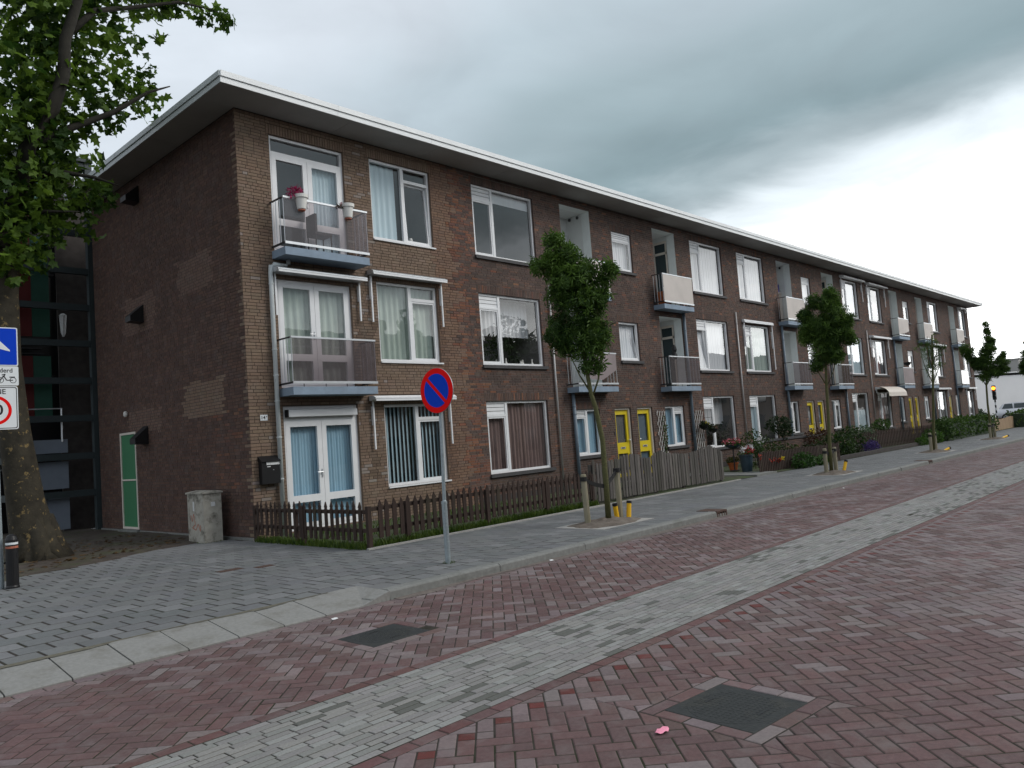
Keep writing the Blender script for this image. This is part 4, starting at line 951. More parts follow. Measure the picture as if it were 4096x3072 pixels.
# ================================================================== STAIR TOWER behind the end wall
TW = empty('stair_tower', (-.85, 8.9, 0), 'dark green steel stair tower with red and green panels behind the brick end wall', 'stair tower')
ty = 7.9
for x in (-1.80, .02):
    for y in (ty, ty+2.4): q = MB(); q.box(x-.085, x+.085, y-.085+.085, y+.17, 0, 9.6); q.part('column', M['teal'], TW)
for i, z in enumerate((.97,1.91,2.87,3.83,4.79,5.73,6.68,7.68,9.5)):
    q = MB(); q.box(-1.71, -.07, ty+.02, ty+.14, z-.08, z+.08); q.part('beam', M['teal'], TW)
    q = MB(); q.box(-1.88, -1.72, ty+.18, ty+2.38, z-.08, z+.08); q.part('beam', M['teal'], TW)
q = MB(); q.box(-1.95, .12, ty-.05, ty+2.6, 9.6, 9.7); q.part('tower_roof', M['teal'], TW)
for (za, zb) in ((2.96,4.5),(5.0,7.6),(7.75,9.4)):
    q = MB(); q.box(-1.68, -1.27, ty+.5, ty+.54, za, zb); q.part('red_panel', M['towerred'], TW)
    q = MB(); q.box(-1.265, -.86, ty+.5, ty+.54, za, zb); q.part('green_panel', M['towergreen'], TW)
q = MB(); q.box(-2.2, 1.6, ty+2.62, ty+2.66, 0, 9.6); q.part('back_panel', M['black'], TW)
q = MB(); q.box(-.56, .7, ty+.9, ty+.95, 0, 9.4); q.part('inner_panel', M['plinth'], TW)
for (za, zb, xa) in ((2.02,2.36,-1.68),(1.12,1.80,-1.68),(.10,.88,-1.68)): q = MB(); q.box(xa, -.60, ty+.30, ty+.33, za, zb); q.part('grey_panel', M['towergrey'], TW)
q = MB(); q.tube([(-1.65,ty+.25,3.13),(-.72,ty+.25,3.14)], .015, 6)
for x in (-1.5, -.74): q.tube([(x,ty+.25,2.3),(x,ty+.25,3.13)], .02, 6)
q.part('handrail', M['alu'], TW)
for z in (1.9, 4.79, 7.6):
    for k in range(8): q = MB(); q.box(-1.7, -.6, ty+.95+k*.2, ty+1.14+k*.2, z-.9+k*.17, z-.86+k*.17); q.part('stair_tread', M['darkmetal'], TW)
q = MB(); q.lathe(-.6, ty+.35, [(.02,5.0),(.06,5.1),(.09,5.55),(.03,5.6)], 10); q.part('lamp', M['sticker'], TW)
q = MB(); q.box(-.34, -.28, ty-.02, ty+.02, 8.9, 9.45); q.part('light_tube', M['potwhite'], TW)
# house further back on the left
HB = empty('house', (-9, 30, 0), 'distant house roof glimpsed left of the stair tower behind the plane tree', 'house')
q = MB(); q.box(-16, -5.5, 30, 38, 0, 6.0); q.part('wall', M['oppbrick'], HB); q = MB(); q.add([(-16.4,29.6,6),(-5.1,29.6,6),(-5.1,38.4,6),(-16.4,38.4,6),(-16.4,34,9.5),(-5.1,34,9.5)], [(0,1,5,4),(2,3,4,5),(1,2,5),(3,0,4)]); q.part('roof', M['rooftile'], HB)
for i in range(4): q = MB(); q.box(-15.2+i*2.5, -13.8+i*2.5, 29.97, 30.03, 3.6, 5.0); q.part('window', M['carglass'], HB)

# ================================================================== PLANE TREE
PT = empty('plane_tree', (-2.92, 2.35, 0), 'big plane tree with mottled bark and drooping leafy branches at the left edge', 'tree')
q = MB(); trunk = [(-2.92,2.35,-.05,.56),(-2.95,2.35,.12,.44),(-3.02,2.35,.45,.36),(-3.12,2.35,1.1,.30),(-3.25,2.35,2.3,.25),(-3.34,2.36,3.6,.225),(-3.33,2.38,4.8,.21),(-3.25,2.4,6.0,.20)]
q.tube([t[:3] for t in trunk], [t[3] for t in trunk], 18)
for k in range(9):      # root flare
    a = k*.7+.3; q.tube([(-3.0+.16*math.cos(a),2.35+.16*math.sin(a),.75),(-2.95+.30*math.cos(a),2.35+.30*math.sin(a),.22),(-2.93+.50*math.cos(a),2.35+.50*math.sin(a),-.03)], [.17,.16,.09], 8)
q.part('trunk', M['plane'], PT, smooth=True)
limbs = [
 ([(-3.25,2.4,6.0),(-3.13,2.1,6.8),(-3.08,1.75,7.35),(-2.72,1.5,8.1),(-2.55,1.4,8.75),(-2.52,1.35,9.4),(-2.3,1.3,10.2),(-2.2,1.2,11),(-1.9,1.1,12.5)], [.2,.16,.14,.12,.11,.10,.085,.07,.04]),
 ([(-3.3,2.4,5.2),(-4.0,2.8,6.6),(-4.6,3.1,8.4),(-4.9,3.2,11)], [.16,.13,.1,.06]),
 ([(-2.5,1.35,9.5),(-1.9,1.6,10.3),(-1.1,1.8,10.75),(-.2,1.7,11.15),(.5,1.8,11.3),(.8,1.85,11.32)], [.07,.055,.04,.03,.015,.006]),
 ([(-3.05,1.75,7.4),(-2.4,1.8,7.9),(-1.6,1.7,8.4),(-1.0,1.5,8.9),(-.6,1.4,9.1)], [.09,.07,.05,.03,.012]),
 ([(-3.15,2.4,6.8),(-2.6,1.9,7.1),(-2.0,1.6,7.0),(-1.65,1.4,6.85)], [.07,.05,.03,.01]),
 ([(-3.25,2.4,6.0),(-2.8,1.9,6.3),(-2.3,1.6,6.3)], [.05,.035,.01])]
for pts, rad in limbs: q = MB(); q.tube(pts, rad, 9); q.part('branch', M['limb'], PT, smooth=True)
pb = []
def pbl(x, z, r, yy=None, rz=None): pb.append((x, 2.1 if yy is None else yy, z, r, r*1.35, rz or r*.8))
for x, z, r in ((-3.2,10.1,.75),(-3.1,9.0,.75),(-3.1,8.2,.6),(-3.15,7.5,.6),(-3.2,6.7,.55),(-2.7,10.1,.6),(-2.7,9.3,.55),(-2.72,8.6,.55),(-2.8,7.9,.5),(-2.8,7.1,.5),(-2.9,6.3,.42),
 (-2.2,10.5,.55),(-2.2,9.6,.55),(-2.15,8.8,.5),(-2.3,8.0,.38),(-2.25,6.75,.36),(-2.35,7.2,.3),(-1.75,10.7,.45),(-1.7,9.9,.45),(-1.65,9.1,.42),(-1.55,8.45,.34),(-1.95,8.2,.3),(-1.8,7.55,.20),
 (-1.15,10.95,.36),(-1.2,10.2,.3),(-1.1,8.95,.34),(-.95,9.2,.3),(-.95,8.75,.22),(-1.25,9.5,.24),(-.8,9.6,.2),(-.6,8.75,.22),(-.62,9.05,.22),(-.55,11.1,.3),(-.1,11.25,.28),(.35,11.35,.25),(.75,11.3,.24),(1.0,11.35,.22),(1.15,11.3,.14),(-.5,10.45,.16),(-.85,10.1,.14),
 (-1.7,6.95,.26),(-2.0,6.45,.24),(-2.5,6.2,.3),(-1.55,6.7,.14),(-3.05,5.75,.35),(-3.4,5.9,.45),(-2.6,5.85,.22),(-2.1,6.1,.16),(-1.85,6.0,.1),(-3.6,6.5,.6),(-3.5,5.5,.5),(-3.3,5.2,.35),(-3.7,7.6,.7),(-2.5,6.6,.4),(-2.0,6.7,.35),(-2.5,7.6,.42),(-2.9,5.5,.3)): pbl(x, z, r)
for k in range(18): pb.append((-4.5-random.random()*2.8, 1+random.random()*3.5, 7+random.random()*5.5, .8, .8, .6))
for k in range(14): pb.append((-3.4+random.random()*3.4, 1+random.random()*2.5, 11.6+random.random()*2.2, .7, .7, .6))
foliage('crown', pb, 12000, .15, PT, 'leafbig', ((.026,.062,.010),(.135,.225,.026)), (PL_V, PL_F), .45, .35)

# ================================================================== STREET TREES
def street_tree(label, base, pts, blobs, n, size, sparse=False, branches=()):
    vx, vy = base[0]-CAMPOS.x, base[1]-CAMPOS.y; ln = math.hypot(vx, vy); ux, uy = vy/ln, -vx/ln; sn = abs(ux)
    def T(p):
        dx = p[0]-base[0]; k = vx/(p[0]-CAMPOS.x); return (base[0]+ux*dx*sn*k, base[1]+uy*dx*sn*k+(p[1]-base[1]), 1.55+(p[2]-1.55)*k if p[2] > 1.5 else p[2])
    pts = [T(p) for p in pts]; branches = [[T(p) for p in br] for br in branches]
    nb = []
    for b in blobs:
        for _ in range(5):
            d_ = rng.normal(size=3); d_ /= np.linalg.norm(d_); k_ = .25+.6*random.random(); nb.append((b[0]+d_[0]*b[3]*k_, b[1]+d_[1]*b[3]*sn*k_, b[2]+d_[2]*b[5]*k_, b[3]*random.uniform(.3,.55), b[3], b[5]*random.uniform(.3,.55)))
    blobs = nb+[(b[0], b[1], b[2], b[3]*.72, b[4], b[5]*.8) for b in blobs]
    blobs = [(*T(b[:3]), b[3]*sn*1.2+.06, b[3]*sn*1.2+.06, b[5]) for b in blobs]
    t = empty('street_tree', (base[0], base[1], 0), label, 'tree', 'young street trees along the kerb')
    q = MB(); k = len(pts); q.tube(pts, [.052-.026*i/(k-1) for i in range(k)], 9); q.part('trunk', M['bark'], t, smooth=True)
    for br in branches: q = MB(); q.tube(br, [.02-.014*i/(len(br)-1) for i in range(len(br))], 6); q.part('branch', M['bark'], t, smooth=True)
    foliage('crown', blobs, n, size, t, 'leaf', ((.030,.070,.014),(.125,.22,.036)), (ASH_V, ASH_F), .5, .3)
    return t
Y = -5.6
def bl(x, z, rx, rz, y=Y, ry=None): return (x, y, z, rx, ry or rx, rz)
street_tree('nearest young street tree with tall narrow leafy crown beside the grey paling fence', (3.47,Y), [(3.47,Y,-.02),(3.48,Y,.75),(3.48,Y,1.4),(3.36,Y,1.96),(3.26,Y,2.22),(3.15,Y,2.9),(3.05,Y,3.7),(2.85,Y,4.5)],
 [bl(3.05,3.1,.62,.42),bl(3.1,3.6,.72,.5),bl(3.0,4.05,.66,.45),bl(2.75,4.35,.42,.32),bl(2.62,4.65,.20,.26),bl(2.95,4.5,.30,.24),bl(3.25,4.35,.34,.25),bl(2.25,4.15,.22,.2),bl(2.45,4.35,.16,.2),bl(3.55,3.2,.36,.36),bl(3.5,3.75,.34,.30),bl(4.02,4.42,.20,.24),bl(3.85,4.15,.16,.26),bl(4.15,4.55,.10,.14),bl(2.6,3.2,.34,.40),bl(3.35,2.68,.25,.14),bl(3.5,4.4,.12,.2)], 3700, .145,
 branches=[[(3.26,Y,2.22),(3.0,Y,2.5),(2.75,Y+.1,3.1)],[(3.3,Y,2.15),(3.5,Y,2.45),(3.55,Y-.1,2.9),(3.65,Y,3.6),(3.9,Y,4.3)],[(3.15,Y,2.9),(2.7,Y,3.6),(2.35,Y,4.1)],[(3.2,Y,2.7),(3.35,Y,3.4),(3.25,Y,4.2)]])
Y = -5.5
street_tree('second young street tree with dense rounded crown in front of the planted gardens', (13.5,Y), [(13.5,Y,-.02),(13.55,Y,.7),(13.66,Y,1.43),(13.75,Y,2.3),(13.9,Y,3.2),(14.3,Y,4.4)],
 [bl(13.9,3.4,1.0,.55,Y),bl(14.2,3.9,1.15,.5,Y),bl(14.5,4.45,.75,.42,Y),bl(14.7,4.9,.38,.26,Y),bl(13.1,3.85,.5,.38,Y),bl(12.9,4.15,.32,.25,Y),bl(15.4,3.9,.6,.42,Y),bl(16.0,4.3,.34,.25,Y),bl(13.4,3.0,.45,.3,Y),bl(14.6,3.2,.5,.32,Y),bl(12.75,3.6,.36,.25,Y),bl(15.9,3.75,.3,.2,Y),bl(13.5,4.6,.35,.25,Y)], 3800, .145,
 branches=[[(13.75,Y,2.3),(14.3,Y,2.7),(14.9,Y,3.4)],[(13.75,Y,2.35),(13.3,Y,2.7),(13.1,Y,3.5)]])
Y = -5.55
street_tree('sparse thin street tree with few leaves, third along the kerb', (22.5,Y), [(22.5,Y,-.02),(22.75,Y,.6),(23.1,Y,1.6),(23.35,Y,2.4),(23.7,Y,3.4),(23.9,Y,4.2)],
 [bl(23.6,3.5,.9,.5,Y),bl(23.3,2.9,.7,.4,Y),bl(23.9,4.0,.5,.4,Y),bl(22.2,3.7,.4,.2,Y),bl(24.9,3.8,.5,.25,Y),bl(24.4,3.2,.5,.4,Y)], 300, .11,
 branches=[[(23.35,Y,2.4),(22.6,Y,3.0),(22.2,Y,3.7)],[(23.35,Y,2.4),(24.2,Y,2.9),(24.8,Y,3.8)],[(23.5,Y,2.9),(23.2,Y,3.5),(23.3,Y,4.1)],[(23.6,Y,3.1),(24.2,Y,3.5),(24.4,Y,4.1)]])
Y = -5.5
street_tree('fourth street tree with pointed spreading crown seen against the bright sky', (31.4,Y), [(31.4,Y,-.02),(31.3,Y,.6),(31.25,Y,1.5),(31.4,Y,2.3),(32.0,Y,3.3),(32.6,Y,4.8)],
 [bl(31.8,3.3,1.6,.42,Y),bl(32.6,3.9,1.3,.42,Y),bl(32.7,4.35,.8,.32,Y),bl(32.75,4.75,.4,.25,Y),bl(32.6,5.05,.25,.18,Y),bl(29.2,3.6,.9,.4,Y),bl(28.4,3.7,.45,.3,Y),bl(34.6,3.4,1.0,.36,Y),bl(35.3,3.8,.5,.2,Y),bl(35.4,3.1,.5,.16,Y),bl(33.5,2.95,1.0,.3,Y),bl(31.6,2.7,.8,.3,Y),bl(30.2,3.2,.9,.35,Y)], 3000, .155,
 branches=[[(31.4,Y,2.3),(30.4,Y,2.8),(29.2,Y,3.5)],[(31.4,Y,2.3),(32.8,Y,2.8),(34.5,Y,3.3)]])
Y = -5.2
street_tree('farthest street tree, its dark crown cut off by the right edge', (42.6,Y), [(42.6,Y,-.02),(42.6,Y,1.5),(42.7,Y,3),(42.9,Y,4.5)], [bl(42.6,3.4,1.7,.55,Y),bl(43.0,4.1,1.2,.5,Y),bl(43.2,4.7,.6,.3,Y),bl(41.3,3.3,.7,.4,Y)], 1300, .15)
# ---- stakes, straps and watering tubes
ORD = ['nearest', 'second', 'third, sparse', 'fourth']
def stake(x, y, h, r, lean, label):
    t = empty('tree_stake', (x, y, 0), label, 'tree stake', 'stakes beside the street trees'); q = MB(); q.tube([(x,y,-.05),(x+lean*.5,y,h*.5),(x+lean,y,h-.02),(x+lean,y,h)], [r,r*.97,r*.95,r*.8], 10); q.part('post', M['stake'], t, smooth=False); return t
def strap(t, p0, p1, w=.035):
    q = MB(); a, b = Vector(p0), Vector(p1); d = (b-a); n = 8; vs = []; s_ = Vector((-d.y, d.x, 0)).normalized()*.012
    for i in range(n+1):
        p = a+d*(i/n)-Vector((0,0,.03*math.sin(math.pi*i/n))); vs += [p+s_-Vector((0,0,w)), p+s_+Vector((0,0,w)), p-s_+Vector((0,0,w)), p-s_-Vector((0,0,w))]
    q.add(vs, [(4*i+k, 4*i+(k+1)%4, 4*i+4+(k+1)%4, 4*i+4+k) for i in range(n) for k in range(4)])
    q.tube([(a.x,a.y,a.z-w),(a.x,a.y,a.z+w)], .062, 10); q.part('rubber_strap', M['rubber'], t)
st = stake(3.08,-5.46,.86,.052,-.03,'left stake strapped to the nearest street tree'); strap(st, (3.05,-5.46,.78), (3.47,-5.6,.62))
st = stake(3.93,-5.52,.84,.050,-.01,'right stake strapped to the nearest street tree, between yellow tubes'); strap(st, (3.92,-5.52,.86), (3.48,-5.6,.66))
for i, (xa, xb, y) in enumerate(((13.28,13.93,-5.46),(22.3,22.85,-5.55),(31.1,31.9,-5.5))):
    st = stake(xa, y, .68, .055, 0, f'left stake of the {ORD[i+1]} street tree'); strap(st, (xa,y,.58), (PITS[i+1][0],y-.05,.56))
    st = stake(xb, y, .68, .055, .02, f'right stake of the {ORD[i+1]} street tree'); strap(st, (xb,y,.60), (PITS[i+1][0],y-.05,.58))
def tube(x, y, dx, dy, h, label):
    t = empty('watering_tube', (x, y, 0), label, 'tube', 'yellow watering tubes at the street trees'); q = MB(); q.tube([(x,y,-.03),(x+dx*.86,y+dy*.86,h*.86)], .042, 12); q.part('pipe', M['tube'], t, smooth=False); q = MB(); q.tube([(x+dx*.855,y+dy*.855,h*.855),(x+dx,y+dy,h)], .046, 12); q.part('cap', M['rubber'], t)
tube(3.78,-5.56,-.05,.0,.30,'left yellow tube with black cap beside the nearest tree stake'); tube(4.02,-5.62,.06,.0,.31,'right yellow tube with black cap beside the nearest tree stake')
tube(14.0,-5.62,.14,-.05,.3,'dull orange tube leaning at the second street tree'); tube(22.7,-5.75,.35,-.2,.10,'yellow tube lying flat at the third street tree'); tube(31.8,-5.7,.6,-.2,.08,'yellow tube lying flat at the fourth street tree')

# ================================================================== FENCES
def picket(mb, x, y, z0, z1, w, th, ang, tip):
    ca_, sa_ = math.cos(ang), math.sin(ang); h = w/2
    if tip == 'point': prof = [(-h,z0),(h,z0),(h,z1-.13),(h*.62,z1-.10),(h*1.0,z1-.085),(0,z1),(-h*1.0,z1-.085),(-h*.62,z1-.10),(-h,z1-.13)]
    else: prof = [(-h,z0),(h,z0),(h,z1-h*.8),(h*.7,z1-h*.25),(0,z1),(-h*.7,z1-h*.25),(-h,z1-h*.8)]
    n = len(prof); vs = [(x+ca_*u+sa_*th/2, y+sa_*u-ca_*th/2, z) for u, z in prof]+[(x+ca_*u-sa_*th/2, y+sa_*u+ca_*th/2, z) for u, z in prof]
    mb.add(vs, [tuple(range(n)), tuple(range(n, 2*n))[::-1]]+[(i, n+i, n+(i+1)%n, (i+1)%n) for i in range(n)])
def rail_(par, a, b, z, h, th, mat):
    d = Vector((b[0]-a[0], b[1]-a[1], 0)); s_ = Vector((-d.y, d.x, 0)).normalized()*th/2; q = MB(); vs = []
    for p in (a, b):
        for sy in (-1, 1):
            for sz in (-1, 1): vs.append((p[0]+s_.x*sy, p[1]+s_.y*sy, z+sz*h/2))
    q.add(vs, [(0,1,3,2),(4,6,7,5),(0,4,5,1),(2,3,7,6),(0,2,6,4),(1,5,7,3)]); q.part('rail', M[mat], par)
F1 = empty('picket_fence', (0, -3.6, 0), 'dark brown pointed picket fence turning the corner of the end garden', 'fence')
n = 21
for i in range(n):
    y = -.22-3.2*i/(n-1); q = MB(); picket(q, -.045+random.gauss(0,.004), y+random.gauss(0,.006), .12, .735+random.gauss(0,.008), .075, .02, math.pi/2+random.gauss(0,.03), 'point'); q.part('picket', M['brownwood'], F1)
x = .24
while x < 5.95:
    q = MB(); picket(q, x+random.gauss(0,.006), -3.56+x*.03+random.gauss(0,.004), .14, .735+random.gauss(0,.01), .08, .02, .03+random.gauss(0,.03), 'point'); q.part('picket', M['brownwood'], F1); x += .1455
rail_(F1, (-.015,-.1), (-.015,-3.55), .57, .06, .04, 'brownwood'); rail_(F1, (-.015,-.1), (-.015,-3.55), .28, .06, .04, 'brownwood')
rail_(F1, (.0,-3.52), (5.95,-3.35), .60, .06, .04, 'brownwood'); rail_(F1, (.0,-3.52), (5.95,-3.35), .27, .06, .04, 'brownwood'); rail_(F1, (-.03,-1.5), (-.03,-1.55), .3, .5, .05, 'brownwood')
for p in ((-.02,-.1),(-.03,-1.75),(-.02,-3.6),(.80,-3.52),(2.7,-3.47),(4.4,-3.42),(5.95,-3.37)): q = MB(); q.box(p[0]-.035, p[0]+.035, p[1]-.035, p[1]+.035, -.1, .66); q.part('post', M['brownwood'], F1)
def grey_h(x):
    if x < 6.5: return .95-.18*math.sin(math.pi*min(1, (x-5.95)/.62)*.5)+0.02
    if x < 7.6: return .88+.13*math.sin((x-6.5)/1.1*math.pi/2)
    if x < 8.45: return .86+.13*abs((x-8.03)/.42)**1.5
    if x < 8.75: return 1.0
    if x < 10.85: return .86+.15*(abs(x-9.75)/1.1)**1.5
    return 1.01-.20*((x-10.85)/.75)**1.3
F2 = empty('paling_fence', (8.8, -3.4, 0), 'weathered grey paling fence with wavy rounded tops before the first yellow doors', 'fence')
GT = empty('garden_gate', (8.0, -3.4, 0), 'narrow grey wooden garden gate with dipped top in the paling fence', 'gate')
x = 6.02
while x < 11.62:
    par = GT if 7.62 < x < 8.42 else F2; q = MB(); picket(q, x+random.gauss(0,.006), -3.40+random.gauss(0,.006), .05+random.random()*.03, grey_h(x)+random.gauss(0,.012), .086, .02, random.gauss(0,.05), 'round'); q.part('paling', M[random.choice(('greywood','greywood','greywood2','greywood3'))], par); x += .1135+random.gauss(0,.004)
for z in (.25, .68):
    rail_(F2, (6.0,-3.365), (7.6,-3.365), z, .06, .03, 'greywood'); rail_(F2, (8.44,-3.365), (11.6,-3.365), z, .06, .03, 'greywood'); rail_(GT, (7.64,-3.365), (8.40,-3.365), z, .06, .03, 'greywood')
for x in (6.0,7.59,8.45,9.7,11.6): q = MB(); q.box(x-.035, x+.035, -3.35, -3.28, -.1, .86); q.part('post', M['greywood'], F2)
F3 = empty('slat_fence', (16, -3.3, 0), 'low brown slatted fence between the flower pots and the second street tree', 'fence')
x = 14.0
while x < 19.2:
    q = MB(); q.box(x, x+.075, -3.25-.06*(x-14)-.01, -3.25-.06*(x-14)+.01, .03, .60+random.gauss(0,.015)); q.part('slat', M['brownwood'], F3); x += .098
rail_(F3, (14.,-3.225), (19.2,-3.535), .2, .05, .03, 'brownwood'); rail_(F3, (14.,-3.225), (19.2,-3.535), .5, .05, .03, 'brownwood')
F4 = empty('dark_picket_fence', (28, -2.9, 0), 'dark picket fence behind the planted garden, before the clipped hedge', 'fence')
x = 23.5
while x < 31.2:
    q = MB(); picket(q, x, -2.6-.09*(x-23.5), .10, .80+random.gauss(0,.01), .09, .02, -.09, 'point'); q.part('picket', M['brownwood'], F4); x += .15
rail_(F4, (23.5,-2.57), (31.2,-3.26), .25, .06, .03, 'brownwood'); rail_(F4, (23.5,-2.57), (31.2,-3.26), .65, .06, .03, 'brownwood')
F5 = empty('board_fence', (44, -3.4, 0), 'new tan board fence between the clipped hedge and the end hedge', 'fence')
x = 41.3
while x < 46.8:
    q = MB(); q.box(x, x+.135, -3.42, -3.39, .0, .66+random.gauss(0,.012)+.04*math.sin(x*1.4)); q.part('board', M['tanwood'], F5); x += .142
rail_(F5, (41.3,-3.37), (46.8,-3.37), .2, .08, .03, 'tanwood'); rail_(F5, (41.3,-3.37), (46.8,-3.37), .5, .08, .03, 'tanwood')
# ================================================================== HEDGES, SHRUBS, GRASS
def shrub(name, label, cat, blobs, n, size, cols=GREEN, group=None, stems=True):
    b0 = blobs[0]; t = empty(name, (b0[0], b0[1], 0), label, cat, group); foliage('foliage', blobs, n, size, t, cols=cols, shell=.65)
    if stems:
        for b in blobs[:4]: q = MB(); q.tube([(b[0],b[1],-.02),(b[0],b[1],b[2])], [.02,.008], 6); q.part('stem', M['bark'], t)
    return t
def hedge(label, x0, x1, y0, y1, h, n, size, cols):
    t = empty('hedge', ((x0+x1)/2, (y0+y1)/2, 0), label, 'hedge'); k = int((x1-x0)/.45); B = []
    for i in range(k+1):
        for j in range(3): B.append((x0+(x1-x0)*i/k, y0+(y1-y0)*(j+.5)/3, h*.52*(1+.08*hashn(i*.7, j)), .42, (y1-y0)/4.5, h*.52))
    foliage('foliage', B, n, size, t, cols=cols, shell=.75); q = MB(); q.box(x0, x1, y0+.15, y1-.15, 0, h*.8); q.part('core', M['plantdark'], t)
hedge('clipped green hedge along the pavement behind the third street tree', 32.4, 40.6, -3.9, -2.9, .92, 3800, .13, ((.024,.055,.010),(.065,.125,.018)))
hedge('bright green hedge at the right edge beyond the board fence', 47., 56., -4.1, -3., 1.0, 1800, .16, ((.03,.065,.012),(.075,.14,.02)))
hedge('long dark low hedge behind the board fence at the building end', 47.5, 62., 1.0, 2.0, 1.05, 1600, .18, ((.012,.028,.010),(.03,.06,.016)))
shrub('leafy_bush', 'green bushy plant spilling through the front of the slat fence', 'bush', [(16.1,-3.65,.22,.55,.25,.25),(17.3,-3.7,.15,.5,.2,.15)], 700, .09, ((.02,.055,.012),(.05,.12,.02)))
shrub('rose_bush', 'tall loose shrub growing behind the slat fence under the window', 'shrub', [(15.9,-2.2,.85,.5,.35,.4),(15.5,-2.2,.5,.4,.3,.4),(16.6,-2.3,.6,.5,.3,.4)], 620, .08, ((.02,.04,.012),(.06,.09,.02)))
shrub('standard_tree', 'small dark standard tree beside the slate pipe and ground-floor window', 'shrub', [(18.9,-1.7,1.35,.55,.4,.28),(19.3,-1.7,1.1,.35,.3,.25)], 620, .09, ((.012,.028,.010),(.035,.06,.018)))
shrub('low_shrubs', 'tangled brown and green shrubs in front of the low brick garden wall', 'shrubs', [(18.,-2.4,.35,.6,.4,.35),(19.2,-2.6,.3,.6,.4,.3),(20.6,-2.5,.35,.6,.4,.35),(17.2,-2.3,.5,.4,.3,.3)], 1300, .09, ((.02,.03,.012),(.06,.09,.02)))
shrub('dark_shrub', 'rounded dark green shrub beside the second street tree', 'shrub', [(21.3,-2.8,.45,.75,.5,.45),(22.6,-2.7,.55,.7,.5,.5),(20.9,-3.0,.3,.5,.4,.3)], 1500, .10, ((.012,.030,.008),(.045,.085,.014)))
shrub('reddish_shrub', 'reddish brown leaved shrub between dark shrub and yellow doors', 'shrub', [(21.4,-2.0,.75,.55,.4,.35)], 420, .09, ((.05,.02,.012),(.09,.05,.02)))
shrub('grey_green_shrub', 'pale grey-green round shrub in the bed by the dark picket fence', 'shrub', [(25.0,-2.3,.6,.85,.5,.42)], 900, .09, ((.06,.095,.05),(.14,.20,.11)))
shrub('lavender', 'low mound of purple lavender at the garden edge', 'lavender', [(23.6,-3.1,.22,.62,.25,.24)], 650, .06, ((.03,.02,.10),(.09,.06,.22)))
shrub('climbing_plant', 'green climber between grey-green shrub and dark picket fence', 'shrub', [(27.8,-2.2,.95,.7,.3,.25),(30.3,-3.4,.3,.9,.3,.28)], 900, .10)
shrub('weeds', 'bright green weeds before the dark picket fence', 'weeds', [(28.6,-3.6,.15,.9,.2,.22),(30.0,-3.7,.2,.8,.2,.25)], 800, .09, ((.03,.07,.012),(.07,.15,.02)))
shrub('corner_bush', 'leafy bush at the near end of the clipped hedge', 'bush', [(31.6,-3.6,.5,.7,.4,.5)], 800, .12)
# grass along the picket fence: uncountable blades
def grass(name, n, fx, label, h=.1):
    P = np.array([fx() for _ in range(n)]); R = rand_rot(n, .9)
    tv = [(-.08,0,0),(.08,0,0),(.05,.12,.6),(0,.35,1.0),(-.05,.12,.6)]; cols = leaf_cols(P, (.035,.075,.010), (.11,.16,.022), n, 3.)
    me = scatter_mesh(name, tv, [(0,1,2,4),(4,2,3)], P, R, h*(.5+.9*rng.random(n)**1.5), cols); o = link(name, me, M['leaf']); tag(o, label, 'grass', kind='stuff')
def fx1():
    r = random.random()
    if r < .22: return (random.uniform(-.14,.10), -.2-3.4*random.random(), .0)
    x = random.uniform(0, 6.)
    return (x, -3.62+abs(random.gauss(0, .10))+x*.02, .01) if r < .80 else (x, random.uniform(-3.3, -.3), .015)
grass('grass', 9000, fx1, 'green grass growing along the foot of the brown picket fence')
def fx2(): return (random.uniform(-2.2, 0.), random.uniform(-2.2, .6), .0)
MOSS = [(round(x/.3)*.3+random.gauss(0,.01), y, .0) for x, y in [(random.uniform(-3.2,-.05), random.uniform(-3.2,.3)) for _ in range(900)]]
grass('moss_tufts', 700, lambda: (random.choice(MOSS)[0], random.uniform(-2.4,.3), -.01), 'small weeds in the pavement joints near the utility cabinet', .022)

# ================================================================== SIGNS
def text_mesh(txt, size, name='lettering', bold=0.):
    cu_ = bpy.data.curves.new(name, 'FONT'); cu_.body = txt; cu_.size = size; cu_.align_x = 'CENTER'; cu_.align_y = 'CENTER'; cu_.offset = bold; cu_.extrude = .0006
    o = bpy.data.objects.new(name, cu_); COL.objects.link(o); dg = bpy.context.evaluated_depsgraph_get(); dg.update()
    me = bpy.data.meshes.new_from_object(o.evaluated_get(dg)); bpy.data.objects.remove(o); bpy.data.curves.remove(cu_); return me
class Board:
    """a flat sign face: u to the right, v up, seen from its front"""
    def __init__(s, c, ang): s.c = Vector(c); s.n = Vector((math.cos(ang), math.sin(ang), 0)); s.u = Vector((-math.sin(ang), math.cos(ang), 0)); s.ang = ang
    def p(s, u, v, d=0.): q = s.c+s.u*u+s.n*d; return (q.x, q.y, q.z+v)
    def plate(s, mb, pts, d0, d1):
        n = len(pts); mb.add([s.p(u, v, d0) for u, v in pts]+[s.p(u, v, d1) for u, v in pts], [tuple(range(n))[::-1], tuple(range(n, 2*n))]+[(i, (i+1)%n, n+(i+1)%n, n+i) for i in range(n)])
    def text(s, par, txt, size, u, v, d, mat, bold=0., sx=1.):
        me = text_mesh(txt, size, bold=bold); o = bpy.data.objects.new('lettering', me); COL.objects.link(o); me.materials.append(mat); o.parent = par
        q = Vector(s.p(u, v, d)); o.location = q-wl(par); o.rotation_euler = (math.pi/2, 0, s.ang+math.pi/2); o.scale = (sx, 1, 1); WL[o.name] = q
def rrect(w, h, r, n=4):
    o = []
    for cx, cy, a0 in ((w-r,h-r,0),(-w+r,h-r,90),(-w+r,-h+r,180),(w-r,-h+r,270)):
        for k in range(n+1): a = math.radians(a0+90*k/n); o.append((cx+r*math.cos(a), cy+r*math.sin(a)))
    return o
